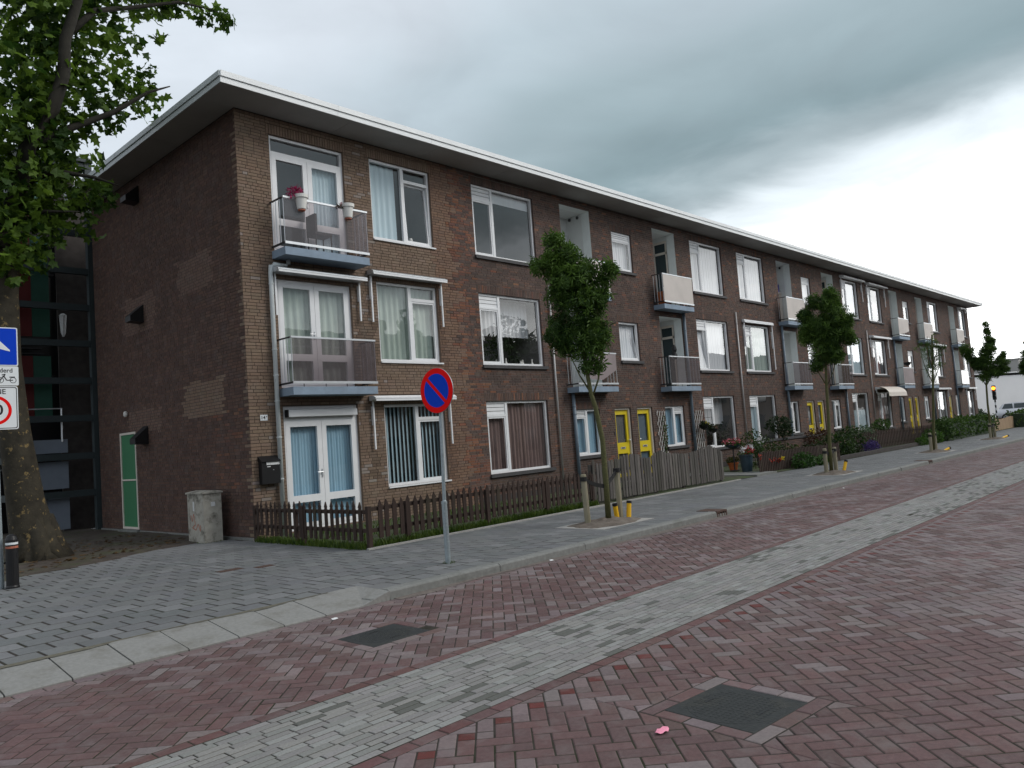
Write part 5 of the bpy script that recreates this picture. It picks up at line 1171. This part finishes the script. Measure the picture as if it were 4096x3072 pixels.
def disc(r, n=48, cu=0, cv=0): return [(cu+r*math.cos(2*math.pi*i/n), cv+r*math.sin(2*math.pi*i/n)) for i in range(n)]
# no-parking sign on the pavement
NP = empty('no_parking_sign', (-.52, -5.96, 0), 'round red and blue no-parking sign on a grey steel pole', 'traffic sign')
q = MB(); q.tube([(-.52,-5.96,-.05),(-.52,-5.96,.80)], .036, 14); q.part('lower_pole', M['galv'], NP, smooth=False); q = MB(); q.tube([(-.52,-5.96,.78),(-.515,-5.96,.81),(-.475,-5.96,2.1)], [.036,.024,.024], 12); q.part('upper_pole', M['galv'], NP)
q = MB(); q.tube([(-.52,-5.96,.765),(-.52,-5.96,.80)], .039, 14); q.part('collar', M['galv'], NP)
bd = Board((-.545, -5.985, 2.245), math.radians(184))
q = MB(); bd.plate(q, disc(.297), -.012, .0); q.part('back', M['galv'], NP)
q = MB(); bd.plate(q, disc(.295), .0005, .004); pl = q.part('red_disc', M['red'], NP)
def half_disc(r, side, w):
    pts = []
    for i in range(61):
        a = math.radians(135-180*0)+0; 
    return pts
# two blue halves left and right of the diagonal bar
dg_ = math.radians(-45); wv = .024; R_ = .222
for sgn in (1, -1):
    pts = []; t0 = math.asin(wv/R_)
    for i in range(41): a = t0+(math.pi-2*t0)*i/40; x, y = R_*math.cos(a), R_*math.sin(a)*sgn; pts.append((x*math.cos(dg_)-y*math.sin(dg_), x*math.sin(dg_)+y*math.cos(dg_)))
    if sgn < 0: pts = pts[::-1]
    q = MB(); bd.plate(q, pts, .004, .007); q.part('blue_half', M['blue'], NP)
# sign post at the left edge
SX, SY = -4.335, -.95
SP = empty('sign_post', (SX, SY, 0), 'traffic sign post with blue arrow and 30 zone signs, cut off by the left edge', 'traffic sign')
q = MB(); q.tube([(-4.30,SY,-.05),(SX-.01,SY,3.75)], .035, 12); q.part('pole', M['galv'], SP)
an = math.radians(-90)
b1 = Board((SX, SY-.05, 3.37), an)
q = MB(); b1.plate(q, rrect(.30,.275,.02), -.004, .0); q.part('white_edge', M['signwhite'], SP); q = MB(); b1.plate(q, rrect(.285,.26,.015), .0, .003); q.part('blue_panel', M['blue'], SP)
q = MB(); b1.plate(q, [(-.055,-.205),(.055,-.205),(.055,-.03),(.20,-.07),(.20,-.05),(.0,.16),(-.20,-.05),(-.20,-.07),(-.055,-.03)], .003, .005); q.part('arrow', M['signwhite'], SP)
b2 = Board((SX, SY-.05, 2.952), an)
q = MB(); b2.plate(q, rrect(.30,.137,.02), -.004, .0); q.part('sub_plate', M['signwhite'], SP)
b2.text(SP, 'uitgezonderd', .088, 0, .075, .001, M['signblack'], .001, .98)
def ring(mb, b, r, w, cu, cv, d, n=28):
    A = [b.p(cu+r*math.cos(2*math.pi*i/n), cv+r*math.sin(2*math.pi*i/n), d) for i in range(n)]+[b.p(cu+(r-w)*math.cos(2*math.pi*i/n), cv+(r-w)*math.sin(2*math.pi*i/n), d) for i in range(n)]
    mb.add(A, [(i, (i+1)%n, n+(i+1)%n, n+i) for i in range(n)])
def stroke(mb, b, a, c, w, d):
    A, C_ = Vector(a), Vector(c); t = (C_-A).normalized(); s_ = Vector((-t.y, t.x))*w/2; mb.add([b.p(*(A+s_), d), b.p(*(A-s_), d), b.p(*(C_-s_), d), b.p(*(C_+s_), d)], [(0,1,2,3)])
q = MB()
for off in (-.19, .0):       # bicycle and moped pictograms
    u0 = off+.075; v0 = -.062
    ring(q, b2, .042, .008, u0, v0, .0012); ring(q, b2, .042, .008, u0+.155, v0, .0012)
    for a_, c_ in (((u0,v0),(u0+.04,v0+.065)),((u0+.04,v0+.065),(u0+.075,v0)),((u0+.075,v0),(u0+.155,v0)),((u0+.04,v0+.04),(u0+.06,v0+.09)),((u0+.11,v0+.045),(u0+.18,v0+.045)),((u0+.02,v0+.075),(u0+.06,v0+.085))): stroke(q, b2, a_, c_, .013, .0014)
q.part('moped_pictogram', M['signblack'], SP)
b3 = Board((SX, SY-.05, 2.50), an)
q = MB(); b3.plate(q, rrect(.285,.305,.03), -.004, .0); q.part('zone_panel', M['signwhite'], SP)
q = MB(); o_ = rrect(.272,.292,.025); i_ = rrect(.262,.282,.022); m_ = len(o_); q.add([b3.p(u, v, .001) for u, v in o_]+[b3.p(u, v, .001) for u, v in i_], [(i, (i+1)%m_, m_+(i+1)%m_, m_+i) for i in range(m_)]); q.part('zone_border', M['signblack'], SP)
b3.text(SP, 'ZONE', .10, 0, .225, .0012, M['signblack'], .001)
q = MB(); ring(q, b3, .205, .042, 0, -.035, .0012, 48); q.part('red_ring', M['red'], SP)
b3.text(SP, '30', .20, 0, -.035, .0014, M['signblack'], .004)
# bollard
BO = empty('bollard', (-4.20, -1.08, 0), 'black plastic bollard with white and red stripes at the foot of the sign post', 'bollard')
q = MB(); q.lathe(-4.20, -1.08, [(.085,-.02),(.085,.02),(.078,.04),(.075,.66),(.06,.71),(.03,.735)], 20); q.part('body', M['black'], BO, smooth=False)
q = MB(); q.lathe(-4.20, -1.08, [(.0765,.595),(.0762,.625)], 20); q.part('white_stripe', M['signwhite'], BO); q = MB(); q.lathe(-4.20, -1.08, [(.0768,.545),(.0765,.575)], 20); q.part('red_stripe', M['graffiti'], BO)
# cabinet
CA = empty('utility_cabinet', (-.42, 1.25, 0), 'grimy grey utility cabinet with stickers and faded graffiti beside the end wall', 'cabinet')
x0, x1, y0, y1 = -.56, -.20, .86, 1.54
q = MB(); q.box(x0, x1, y0, y1, .0, .93); q.part('body', M['cabinet'], CA)
q = MB(); q.add([(x0-.025,y0-.025,.925),(x1+.025,y0-.025,.925),(x1+.025,y1+.025,.925),(x0-.025,y1+.025,.925),(x0-.025,y0-.025,.955),(x1+.025,y0-.025,.955),(x1+.025,y1+.025,.955),(x0-.025,y1+.025,.955),((x0+x1)/2,y0,.985),((x0+x1)/2,y1,.985)], [(0,1,5,4),(1,2,6,5),(2,3,7,6),(3,0,4,7),(4,5,8),(6,7,9),(5,6,9,8),(7,4,8,9)]); q.part('lid', M['cabinet'], CA)
q = MB(); q.box(x0-.004, x0, y0+.03, y1-.03, .04, .90); q.part('door', M['cabinet'], CA)
q = MB(); q.box(x0-.006, x0-.003, 1.24, 1.30, .60, .78); q.part('sticker', M['sticker'], CA); q = MB(); q.box((x0+x1)/2-.03, (x0+x1)/2+.05, y0-.003, y0, .68, .76); q.part('sticker', M['sticker'], CA)
gr = MB(); pr = [(1.40,.52),(1.34,.40),(1.28,.55),(1.22,.34),(1.35,.28),(1.20,.24),(1.10,.36),(1.02,.22),(1.0,.34)]
for a_, c_ in zip(pr[:-1], pr[1:]):
    A, C_ = Vector(a_), Vector(c_); t = (C_-A).normalized(); s_ = Vector((-t.y, t.x))*.010; gr.add([(x0-.0055, *(A+s_)), (x0-.0055, *(A-s_)), (x0-.0055, *(C_-s_)), (x0-.0055, *(C_+s_))], [(0,1,2,3)])
gr.part('graffiti', M['graffiti'], CA)
# mailbox and house number
MBX = empty('mailbox', (.33, -.01, 1.03), 'black wall mailbox with paper sticker left of the ground-floor glass doors', 'mailbox')
q = MB(); q.box(.14, .52, -.125, -.002, 1.03, 1.46); q.part('body', M['black'], MBX); q = MB(); q.add([(.13,-.15,1.46),(.53,-.15,1.46),(.53,-.002,1.56),(.13,-.002,1.56),(.13,-.15,1.445),(.53,-.15,1.445),(.53,-.002,1.46),(.13,-.002,1.46)], [(0,1,2,3),(4,7,6,5),(0,4,5,1),(1,5,6,2),(3,2,6,7),(0,3,7,4)]); q.part('flap', M['black'], MBX)
q = MB(); q.box(.24, .51, -.1275, -.1252, 1.385, 1.45); q.part('sticker', M['sticker'], MBX); q = MB(); q.box(.25, .32, -.1275, -.1252, 1.345, 1.36); q.part('sticker', M['sticker'], MBX); q = MB(); q.tube([(.38,-.125,1.29),(.38,-.131,1.29)], .008, 8); q.part('lock', M['alu'], MBX)
HN = empty('house_number_plate', (.30, 0, 2.24), 'small white enamel house number plate reading 14 near the building corner', 'number plate')
q = MB(); q.box(.225, .375, -.012, -.003, 2.235, 2.345); q.part('plate', M['signwhite'], HN)
bn = Board((.30, -.0125, 2.29), an); bn.text(HN, '14', .095, -.02, -.002, .0, M['signblack'], .002); bn.text(HN, 'a', .05, .052, .022, .0, M['signblack'], .001)
q = MB(); q.box(11.56, 11.62, -.02, -.003, 1.42, 1.52); q.thing('door_bell', M['sill'], (11.59,0,1.47), 'small dark doorbell on the brick beside the first yellow door', 'doorbell')

# ================================================================== POTS AND FLOWERS
def petals(par, name, blobs, n, size, cols): foliage(name, blobs, n, size, par, 'flower', cols, shell=.6, flat=0)
def balcony_pot(x, label, full):
    z = 6.42; y = -.565; t = empty('balcony_pot', (x, y, z), label, 'flower pot', 'white pots on the top balcony rail')
    q = MB(); q.lathe(x, y, [(.075,z-.09),(.085,z-.08),(.115,z+.13),(.135,z+.135),(.14,z+.20),(.128,z+.20),(.118,z+.15)], 22); q.part('pot', M['potwhite'], t)
    q = MB(); q.tube([(x,y,z-.115),(x,y,z-.09)], .07, 14); q.part('saucer', M['graffiti'], t)
    if full: petals(t, 'flowers', [(x-.09,y+.02,z+.28,.12,.1,.09),(x-.22,y+.02,z+.22,.06,.08,.1),(x-.02,y+.05,z+.3,.08,.08,.06)], 170, .05, ((.22,.012,.06),(.42,.03,.13)))
    else: petals(t, 'flowers', [(x-.2,y,z+.14,.08,.06,.05),(x-.08,y,z+.2,.05,.05,.04)], 46, .045, ((.05,.05,.02),(.28,.02,.06)))
balcony_pot(1.03, 'white pot full of magenta flowers on the left of the top balcony rail', True); balcony_pot(2.12, 'white pot with few wilted flowers on the right of the top balcony rail', False)
q = MB(); q.box(1.45, 1.85, -.36, -.03, 5.95, 6.0); 
CHR = empty('balcony_chair', (1.62,-.2,5.57), 'dark garden chair standing on the top balcony behind the panel', 'chair'); q.part('seat', M['darkmetal'], CHR)
q = MB(); q.box(1.45, 1.50, -.36, -.03, 6.0, 6.38); q.part('backrest', M['darkmetal'], CHR)
for a_ in (1.47, 1.83):
    for b_ in (-.34, -.05): q = MB(); q.tube([(a_,b_,5.57),(a_,b_,5.96)], .015, 6); q.part('leg', M['darkmetal'], CHR)
t = empty('terracotta_pot', (15.1,-1.85,0.05), 'orange terracotta pot with olive plant in the gap after the paling fence', 'flower pot'); q = MB(); q.lathe(15.1,-1.85,[(.11,.05),(.15,.25),(.17,.25),(.17,.30),(.15,.30),(.14,.28)],20); q.part('pot', M['terra'], t); foliage('plant', [(15.1,-1.85,.36,.24,.2,.09)], 240, .06, t, cols=((.03,.035,.01),(.08,.085,.02)))
t = empty('tall_pot', (14.4,-2.66,0), 'tall dark blue glazed pot with red and white flowers beside the slat fence', 'flower pot'); q = MB(); q.lathe(14.4,-2.66,[(.14,0),(.17,.25),(.19,.50),(.205,.51),(.205,.56),(.18,.56)],18); q.part('pot', M['bluepot'], t)
petals(t, 'red_flowers', [(14.45,-2.7,.68,.2,.16,.10)], 120, .06, ((.30,.006,.01),(.45,.01,.03))); petals(t, 'white_flowers', [(14.6,-2.7,.77,.14,.12,.05),(14.15,-2.7,.70,.09,.08,.07)], 80, .06, ((.55,.55,.55),(.75,.75,.75))); foliage('leaves', [(14.4,-2.66,.60,.22,.2,.09)], 150, .06, t)
t = empty('flower_stand', (14.9,-2.0,0), 'pink flowers in a bowl on a thin dark metal stand under the window', 'flower stand'); q = MB(); q.tube([(14.9,-2.0,0.05),(14.9,-2.0,.76)], .02, 8); q.tube([(14.9,-2.0,.05),(14.9,-2.0,.07)], .15, 12); q.part('stand', M['darkmetal'], t); q = MB(); q.lathe(14.9,-2.0,[(.08,.74),(.20,.79),(.23,.86),(.21,.86)],16); q.part('bowl', M['bluepot'], t)
petals(t, 'pink_flowers', [(14.9,-2.0,.95,.34,.26,.10)], 190, .06, ((.34,.06,.08),(.56,.15,.19))); foliage('leaves', [(14.9,-2.0,.90,.32,.26,.1)], 240, .065, t)
t = empty('yellow_flowers', (15.0,-3.35,0), 'red and yellow flowers poking through the slat fence', 'flowers'); petals(t, 'yellow_blooms', [(15.2,-3.40,.36,.1,.04,.05)], 14, .07, ((.6,.45,.02),(.8,.65,.03))); petals(t, 'red_blooms', [(14.8,-3.38,.34,.35,.05,.05),(14.0,-3.3,.5,.1,.05,.08)], 40, .06, ((.3,.02,.01),(.5,.06,.02)))
t = empty('white_flowers', (15.2,-2.6,0), 'cluster of white flowers above the slat fence', 'flowers'); petals(t, 'white_blooms', [(15.35,-2.7,.95,.14,.1,.09),(15.4,-2.7,.82,.05,.05,.06)], 40, .07, ((.55,.56,.56),(.78,.78,.78))); foliage('leaves', [(15.3,-2.6,.7,.25,.2,.3)], 120, .08, t)
# trellises
def trellis(x0, x1, z0, z1, label):
    t = empty('trellis', ((x0+x1)/2, -.03, z0), label, 'trellis', 'white trellises on the brick front'); w = x1-x0; st = .14; sl_ = 2.2; k = z0-w*sl_
    while k < z1:
        for d in (1, -1):
            pts = []
            for i in range(25):
                u = w*i/24; z = (k+sl_*u) if d > 0 else (k+sl_*(w-u))
                if z0 <= z <= z1: pts.append((x0+u, -.030-(.008 if d > 0 else 0), z))
            if len(pts) > 2: q = MB(); q.tube([pts[0], pts[-1]], .0095, 4); q.part('lath', M['potwhite'], t)
        k += .32
trellis(13.86, 14.34, .45, 2.1, 'white diamond trellis between second yellow door and small window'); trellis(16.14, 16.72, .70, 2.08, 'white diamond trellis right of the slate pipe')
shrub('climber', 'thin green climber growing up the left trellis', 'climber', [(14.2,-.06,1.2,.1,.04,.7)], 120, .07)
def basket(x, y, z, label, fl):
    t = empty('hanging_basket', (x, y, z), label, 'hanging basket'); q = MB(); q.lathe(x, y, [(.03,z),(.13,z+.06),(.16,z+.15),(.14,z+.15)], 14); q.part('bowl', M['black'], t); q = MB(); q.tube([(x,-.01,z+.55),(x,y,z+.55),(x,y,z+.15)], .006, 5); q.part('hanger', M['darkmetal'], t)
    foliage('plant', [(x,y,z+.17,.2,.15,.12)], 130, .07, t, cols=((.012,.02,.008),(.03,.05,.012)))
    if fl: petals(t, 'blooms', [(x+.03,y-.1,z+.22,.09,.05,.05)], 16, .05, fl)
basket(16.35, -.25, 1.36, 'dark hanging basket with yellow blooms on the right trellis', ((.5,.42,.02),(.7,.6,.03))); basket(16.85, -.3, 1.22, 'hanging basket of faded brown flowers beside the big ground-floor window', ((.25,.12,.10),(.4,.22,.18)))
q = MB(); q.lathe(38.9,-.25,[(.02,3.92),(.16,4.0),(.20,4.12),(.18,4.12)],14); q.thing('hanging_bowl', M['black'], (38.9,-.25,3.92), 'black hanging bowl in the white recess of the far middle loggia', 'hanging basket')
q = MB(); q.lathe(15.5,.12,[(.06,3.78),(.10,3.9),(.06,4.02),(.085,4.1),(.07,4.2),(.02,4.28)],10); q.thing('figurine', M['black'], (15.5,.12,3.78), 'dark animal figurine on the middle-floor loggia rail', 'figurine')
q = MB(); q.add([(24.3,.5,6.95),(25.05,.5,6.95),(25.05,.8,6.95),(24.3,.8,6.95),(24.45,.5,7.22),(25.05,.5,7.3),(25.05,.8,7.3),(24.4,.8,7.2)], [(0,3,2,1),(4,5,6,7),(0,1,5,4),(1,2,6,5),(2,3,7,6),(3,0,4,7)]); q.thing('blue_bundle', M['bluecloth'], (24.7,.65,6.95), 'bright blue bundle stored high in the third top-floor loggia', 'bundle')
q = MB(); q.box(24.3, 25.15, .45, .86, 6.90, 6.94); q.box(24.32, 24.36, .45, .86, 5.5, 6.9); q.box(25.08, 25.12, .45, .86, 5.5, 6.9); q.thing('balcony_rack', M['beige'], (24.7,.65,5.5), 'tall pale storage rack carrying the blue bundle', 'rack')
q = MB(); q.box(14.5, 14.8, -.33, -.05, 5.5, 5.95); q.thing('balcony_box', M['orange'], (14.65,-.2,5.5), 'rust orange box on the balcony of the second top-floor loggia', 'box')
q = MB(); q.lathe(14.85,-.2,[(.10,5.85),(.14,5.95),(.14,6.1),(.08,6.18)],12); q.thing('balcony_lantern', M['potwhite'], (14.85,-.2,5.85), 'cream paper lantern beside the orange balcony box', 'lantern')
# low brick garden wall
GW = empty('garden_wall', (19.7,-1.6,0), 'low dark brick garden wall behind the shrubs under the ground-floor windows', 'wall')
q = MB(); q.box(17.4, 23.2, -1.68, -1.52, 0, .80); q.part('core', M['mortar_end'], GW)
gb = MB()
for p_, q_, lo, hi in courses(17.4, 23.2, 0., .80, []): gb.add([(p_+JT,-1.689,lo+JT),(q_-JT,-1.689,lo+JT),(q_-JT,-1.689,hi-JT),(p_+JT,-1.689,hi-JT),(p_+JT,-1.68,lo+JT),(q_-JT,-1.68,lo+JT),(q_-JT,-1.68,hi-JT),(p_+JT,-1.68,hi-JT)], [(0,1,2,3),(0,4,5,1),(2,6,7,3)], jit(random.choice(DARK), .15))
gb.part('bricks', M['brick'], GW, kind='stuff'); q = MB(); q.box(17.36, 23.24, -1.73, -1.47, .80, .87); q.part('coping', M['sill'], GW)
# litter
q = MB(); n = 14; pts = [(-3.68+.055*math.cos(a)*(1+.2*math.sin(3*a)), -11.21+.028*math.sin(a)) for a in [2*math.pi*i/n for i in range(n)]]; q.add([(x, y, RZ+.006+.012*abs(math.sin(x*60))) for x, y in pts]+[(-3.68,-11.21,RZ+.022)], [(i, (i+1)%n, n) for i in range(n)]); q.thing('petal', M['pink'], (-3.68,-11.21,RZ), 'pink flower petal lying on the red paving bricks near the manhole', 'petal', smooth=True)
for i, (x, y, lb) in enumerate(((.55,-6.80,'scrap of white litter in the gutter by the nearest kerb stones'),(-2.92,-6.95,'tiny white litter scrap at the foot of the dropped kerb'),(10.4,-6.95,'white litter scrap in the gutter before the second street tree'))):
    q = MB(); q.add([(x-.035,y-.015,RZ+.004),(x+.03,y-.02,RZ+.006),(x+.04,y+.02,RZ+.012),(x-.03,y+.015,RZ+.016),(x,y,RZ+.02)], [(0,1,4),(1,2,4),(2,3,4),(3,0,4)]); q.thing('litter', M['sticker'], (x,y,RZ), lb, 'litter', 'white litter scraps')
q = MB(); sc_ = MB(); 
# ================================================================== FAR END: signal, car, buildings
TL = empty('traffic_light', (60, .1, 0), 'traffic light showing red on a black and white banded pole past the building', 'traffic light')
for i in range(9): q = MB(); q.tube([(60,.1,.2*i-.02),(60,.1,.2*i+.18)], .055, 10); q.part('pole_band', M['signwhite' if i % 2 else 'black'], TL)
q = MB(); q.box(59.93, 60.07, -.02, .22, 1.78, 2.85); q.part('head', M['black'], TL)
for k, (z, m_) in enumerate(((2.64,'lamp_on'),(2.32,'carglass'),(2.0,'carglass'))):
    q = MB(); q.tube([(59.93,.1,z),(59.90,.1,z)], .12, 18); q.part('lens', M[m_], TL); q = MB(); q.add([(59.93,.1+.14*math.cos(a),z+.14*math.sin(a)) for a in np.linspace(.3,2.84,9)]+[(59.78,.1+.14*math.cos(a),z+.14*math.sin(a)-.02) for a in np.linspace(.3,2.84,9)], [(i,i+1,10+i,9+i) for i in range(8)]); q.part('visor', M['black'], TL)
WB = empty('white_building', (90, 2, 0), 'low white flat-roofed building across the side street', 'building')
wd = Vector((.87,-.5,0)); wn = Vector((-.5,-.87,0)); P0 = Vector((82,6.4,0))
def wbx(mb, u0, u1, d0, d1, z0, z1):
    vs = [tuple(P0+wd*u+wn*d+Vector((0,0,z))) for z in (z0, z1) for u, d in ((u0,d1),(u1,d1),(u1,d0),(u0,d0))]; mb.add(vs, [(0,3,2,1),(4,5,6,7),(0,1,5,4),(1,2,6,5),(2,3,7,6),(3,0,4,7)])
q = MB(); wbx(q, -6, 9.5, -10, 0, 0, 4.25); wbx(q, 9.5, 30, -10, .5, 0, 4.5); q.part('wall', M['wallwhite'], WB); q = MB(); wbx(q, -6.1, 30.1, -10, .2, 4.5, 4.6); q.part('roof', M['wallwhite'], WB)
for (a_, c_) in ((12.,14.5),(16.,19.)):
    q = MB(); wbx(q, a_, c_, .4, .53, 1.2, 2.9); w_ = q.part('window', M['carglass'], WB); q = MB()
    for r_ in ((a_-.1,a_,1.1,3.),(c_,c_+.1,1.1,3.),(a_,c_,2.9,3.),((a_+c_)/2-.05,(a_+c_)/2+.05,1.2,2.9)): wbx(q, r_[0], r_[1], .45, .57, r_[2], r_[3])
    q.part('frame', M['wallgrey'], w_)
GB = empty('grey_block', (118, 4, 0), 'pale grey block rising behind the low white building', 'building'); q = MB(); q.box(112, 124, 7.6, 16, 0, 7.0); q.part('wall', M['wallgrey'], GB); q = MB(); q.box(111.9, 124.1, 7.5, 16.1, 7.0, 7.15); q.part('roof', M['wallgrey'], GB); 
for k in range(2): q = MB(); q.box(111.96, 112.02, 8.6+k*2.5, 9.8+k*2.5, 4.6, 5.8); q.part('window', M['carglass'], GB)
CAR = empty('parked_car', (66, -.8, 0), 'white hatchback parked behind the low dark hedge at the far right', 'car')
def loft(mb, secs):
    n = len(secs[0]); vs = [p for s_ in secs for p in s_]; mb.add(vs, [(i*n+k, i*n+(k+1)%n, (i+1)*n+(k+1)%n, (i+1)*n+k) for i in range(len(secs)-1) for k in range(n)]+[tuple(range(n))[::-1], tuple((len(secs)-1)*n+k for k in range(n))])
cy0 = 1.25; XC = 66.
prof_lo = [(0.,.45,.75),(.15,.3,.9),(.8,.25,.98),(1.6,.25,1.0),(3.2,.25,1.0),(3.9,.28,.92),(4.1,.4,.8)]
q = MB(); loft(q, [[(XC-.82,cy0-y,z0),(XC+.82,cy0-y,z0),(XC+.86,cy0-y,(z0+z1)/2),(XC+.78,cy0-y,z1),(XC-.78,cy0-y,z1),(XC-.86,cy0-y,(z0+z1)/2)] for y, z0, z1 in prof_lo]); q.part('body', M['carwhite'], CAR, smooth=True)
q = MB(); loft(q, [[(XC-.76,cy0-y,.97),(XC+.76,cy0-y,.97),(XC+.76-w,cy0-y,z),(XC-.76+w,cy0-y,z)] for y, z, w in ((.25,1.0,.02),(.55,1.38,.14),(1.2,1.48,.17),(2.2,1.46,.17),(2.8,1.30,.12),(3.3,1.0,.02))]); cab = q.part('cabin', M['carwhite'], CAR)
for (ya, yb, yc, yd) in ((.48,1.25,1.20,.68),(1.33,2.2,2.15,1.33),(2.28,3.05,2.7,2.28)):
    q = MB(); q.add([(XC-.775,cy0-ya,1.02),(XC-.775,cy0-yb,1.02),(XC-.63,cy0-yc,1.39),(XC-.63,cy0-yd,1.39)], [(0,1,2,3)]); q.part('side_window', M['carglass'], cab)
q = MB(); q.add([(XC-.64,cy0-.262,1.06),(XC+.64,cy0-.262,1.06),(XC+.52,cy0-.50,1.36),(XC-.52,cy0-.50,1.36)], [(0,1,2,3)]); q.part('rear_window', M['carglass'], cab)
for yw in (.75, 3.3):
    for xw in (XC-.80, XC+.80): q = MB(); q.tube([(xw-.1,cy0-yw,.31),(xw+.1,cy0-yw,.31)], .31, 18); w_ = q.part('wheel', M['rubber'], CAR); q = MB(); q.tube([(xw-.105,cy0-yw,.31),(xw+.105,cy0-yw,.31)], .2, 14); q.part('rim', M['alu'], w_)
# ================================================================== ACROSS THE STREET (seen in the window panes)
OH = empty('terraced_houses', (20, -27, 0), 'dark-roofed terrace across the street, mirrored in the first-floor windows', 'houses')
q = MB(); q.box(-22, 130, -31, -23.5, -.1, 5.6); q.part('wall', M['oppbrick'], OH); q = MB(); q.add([(-22.4,-31.4,5.5),(130.4,-31.4,5.5),(130.4,-23.1,5.5),(-22.4,-23.1,5.5),(-22.4,-27.2,9.0),(130.4,-27.2,9.0)], [(0,4,5,1),(2,5,4,3),(1,5,2),(3,4,0),(0,1,2,3)]); rf_ = q.part('roof', M['rooftile'], OH)
for i in range(14): x = -18+i*10.5; q = MB(); q.box(x, x+.6, -27.6, -26.9, 8.6, 10.0); q.part('chimney', M['oppbrick'], rf_)
for i in range(36):
    for z in (.7, 3.4): q = MB(); x = -20.5+i*4.1; q.box(x, x+1.9, -23.53, -23.45, z, z+1.5); q.part('window', M['carglass'], OH)
for (x, y, h, r, lb) in ((21.0,-20.5,9.3,1.0,'tree across the street mirrored in the second first-floor window'),(29.5,-20.,9.6,2.6,'broad tree across the street mirrored in the third first-floor window'),(44,-20,9.5,2.6,'tree across the street mirrored in the far first-floor windows')):
    t = empty('opposite_tree', (x,y,0), lb, 'tree', 'trees across the street'); q = MB(); q.tube([(x,y,-.05),(x,y,h*.5),(x+.2,y,h*.85)], [.2,.14,.04], 9); q.part('trunk', M['bark'], t); foliage('crown', [(x,y,h*.68,r,r,h*.2),(x+r*.5,y,h*.75,r*.6,r*.6,h*.15),(x-r*.4,y+.4,h*.85,r*.5,r*.5,h*.13)], 1500, .30, t)

# fallen leaves and grit that nobody could count
n = 420; P = np.stack([rng.uniform(-4.2, -.3, n), rng.uniform(.4, 5., n), np.full(n, .045)], 1); P[:, 2] = [.012 + .035*hashn(a*1.3, b*1.3) for a, b, _ in P]
P = P[[(b > .25+.37*(a+3.83)) for a, b, _ in P]]; n = len(P)
me = scatter_mesh('fallen_leaves', PL_V, PL_F, P, rand_rot(n, .93), .05+.05*rng.random(n), np.array([(.10,.06,.025)])*(.5+rng.random((n, 1)))); tag(link('fallen_leaves', me, M['leaf']), 'brown fallen leaves scattered under the plane tree', 'leaves', kind='stuff')
def gx():
    r = random.random()
    if r < .25: return (random.choice((-.62, -.18))+random.gauss(0,.02), random.uniform(.84, 1.64), 0.)
    if r < .45: return (random.uniform(-.62,-.18), .84+random.gauss(0,.02), 0.)
    if r < .75: return (-.045+random.gauss(0,.012), random.uniform(.0, 7.5), .01)
    return (-.52+random.gauss(0,.05), -5.96+random.gauss(0,.05), 0.)
grass('foot_weeds', 420, gx, 'tiny weeds and moss at the foot of the cabinet and end wall', .03)
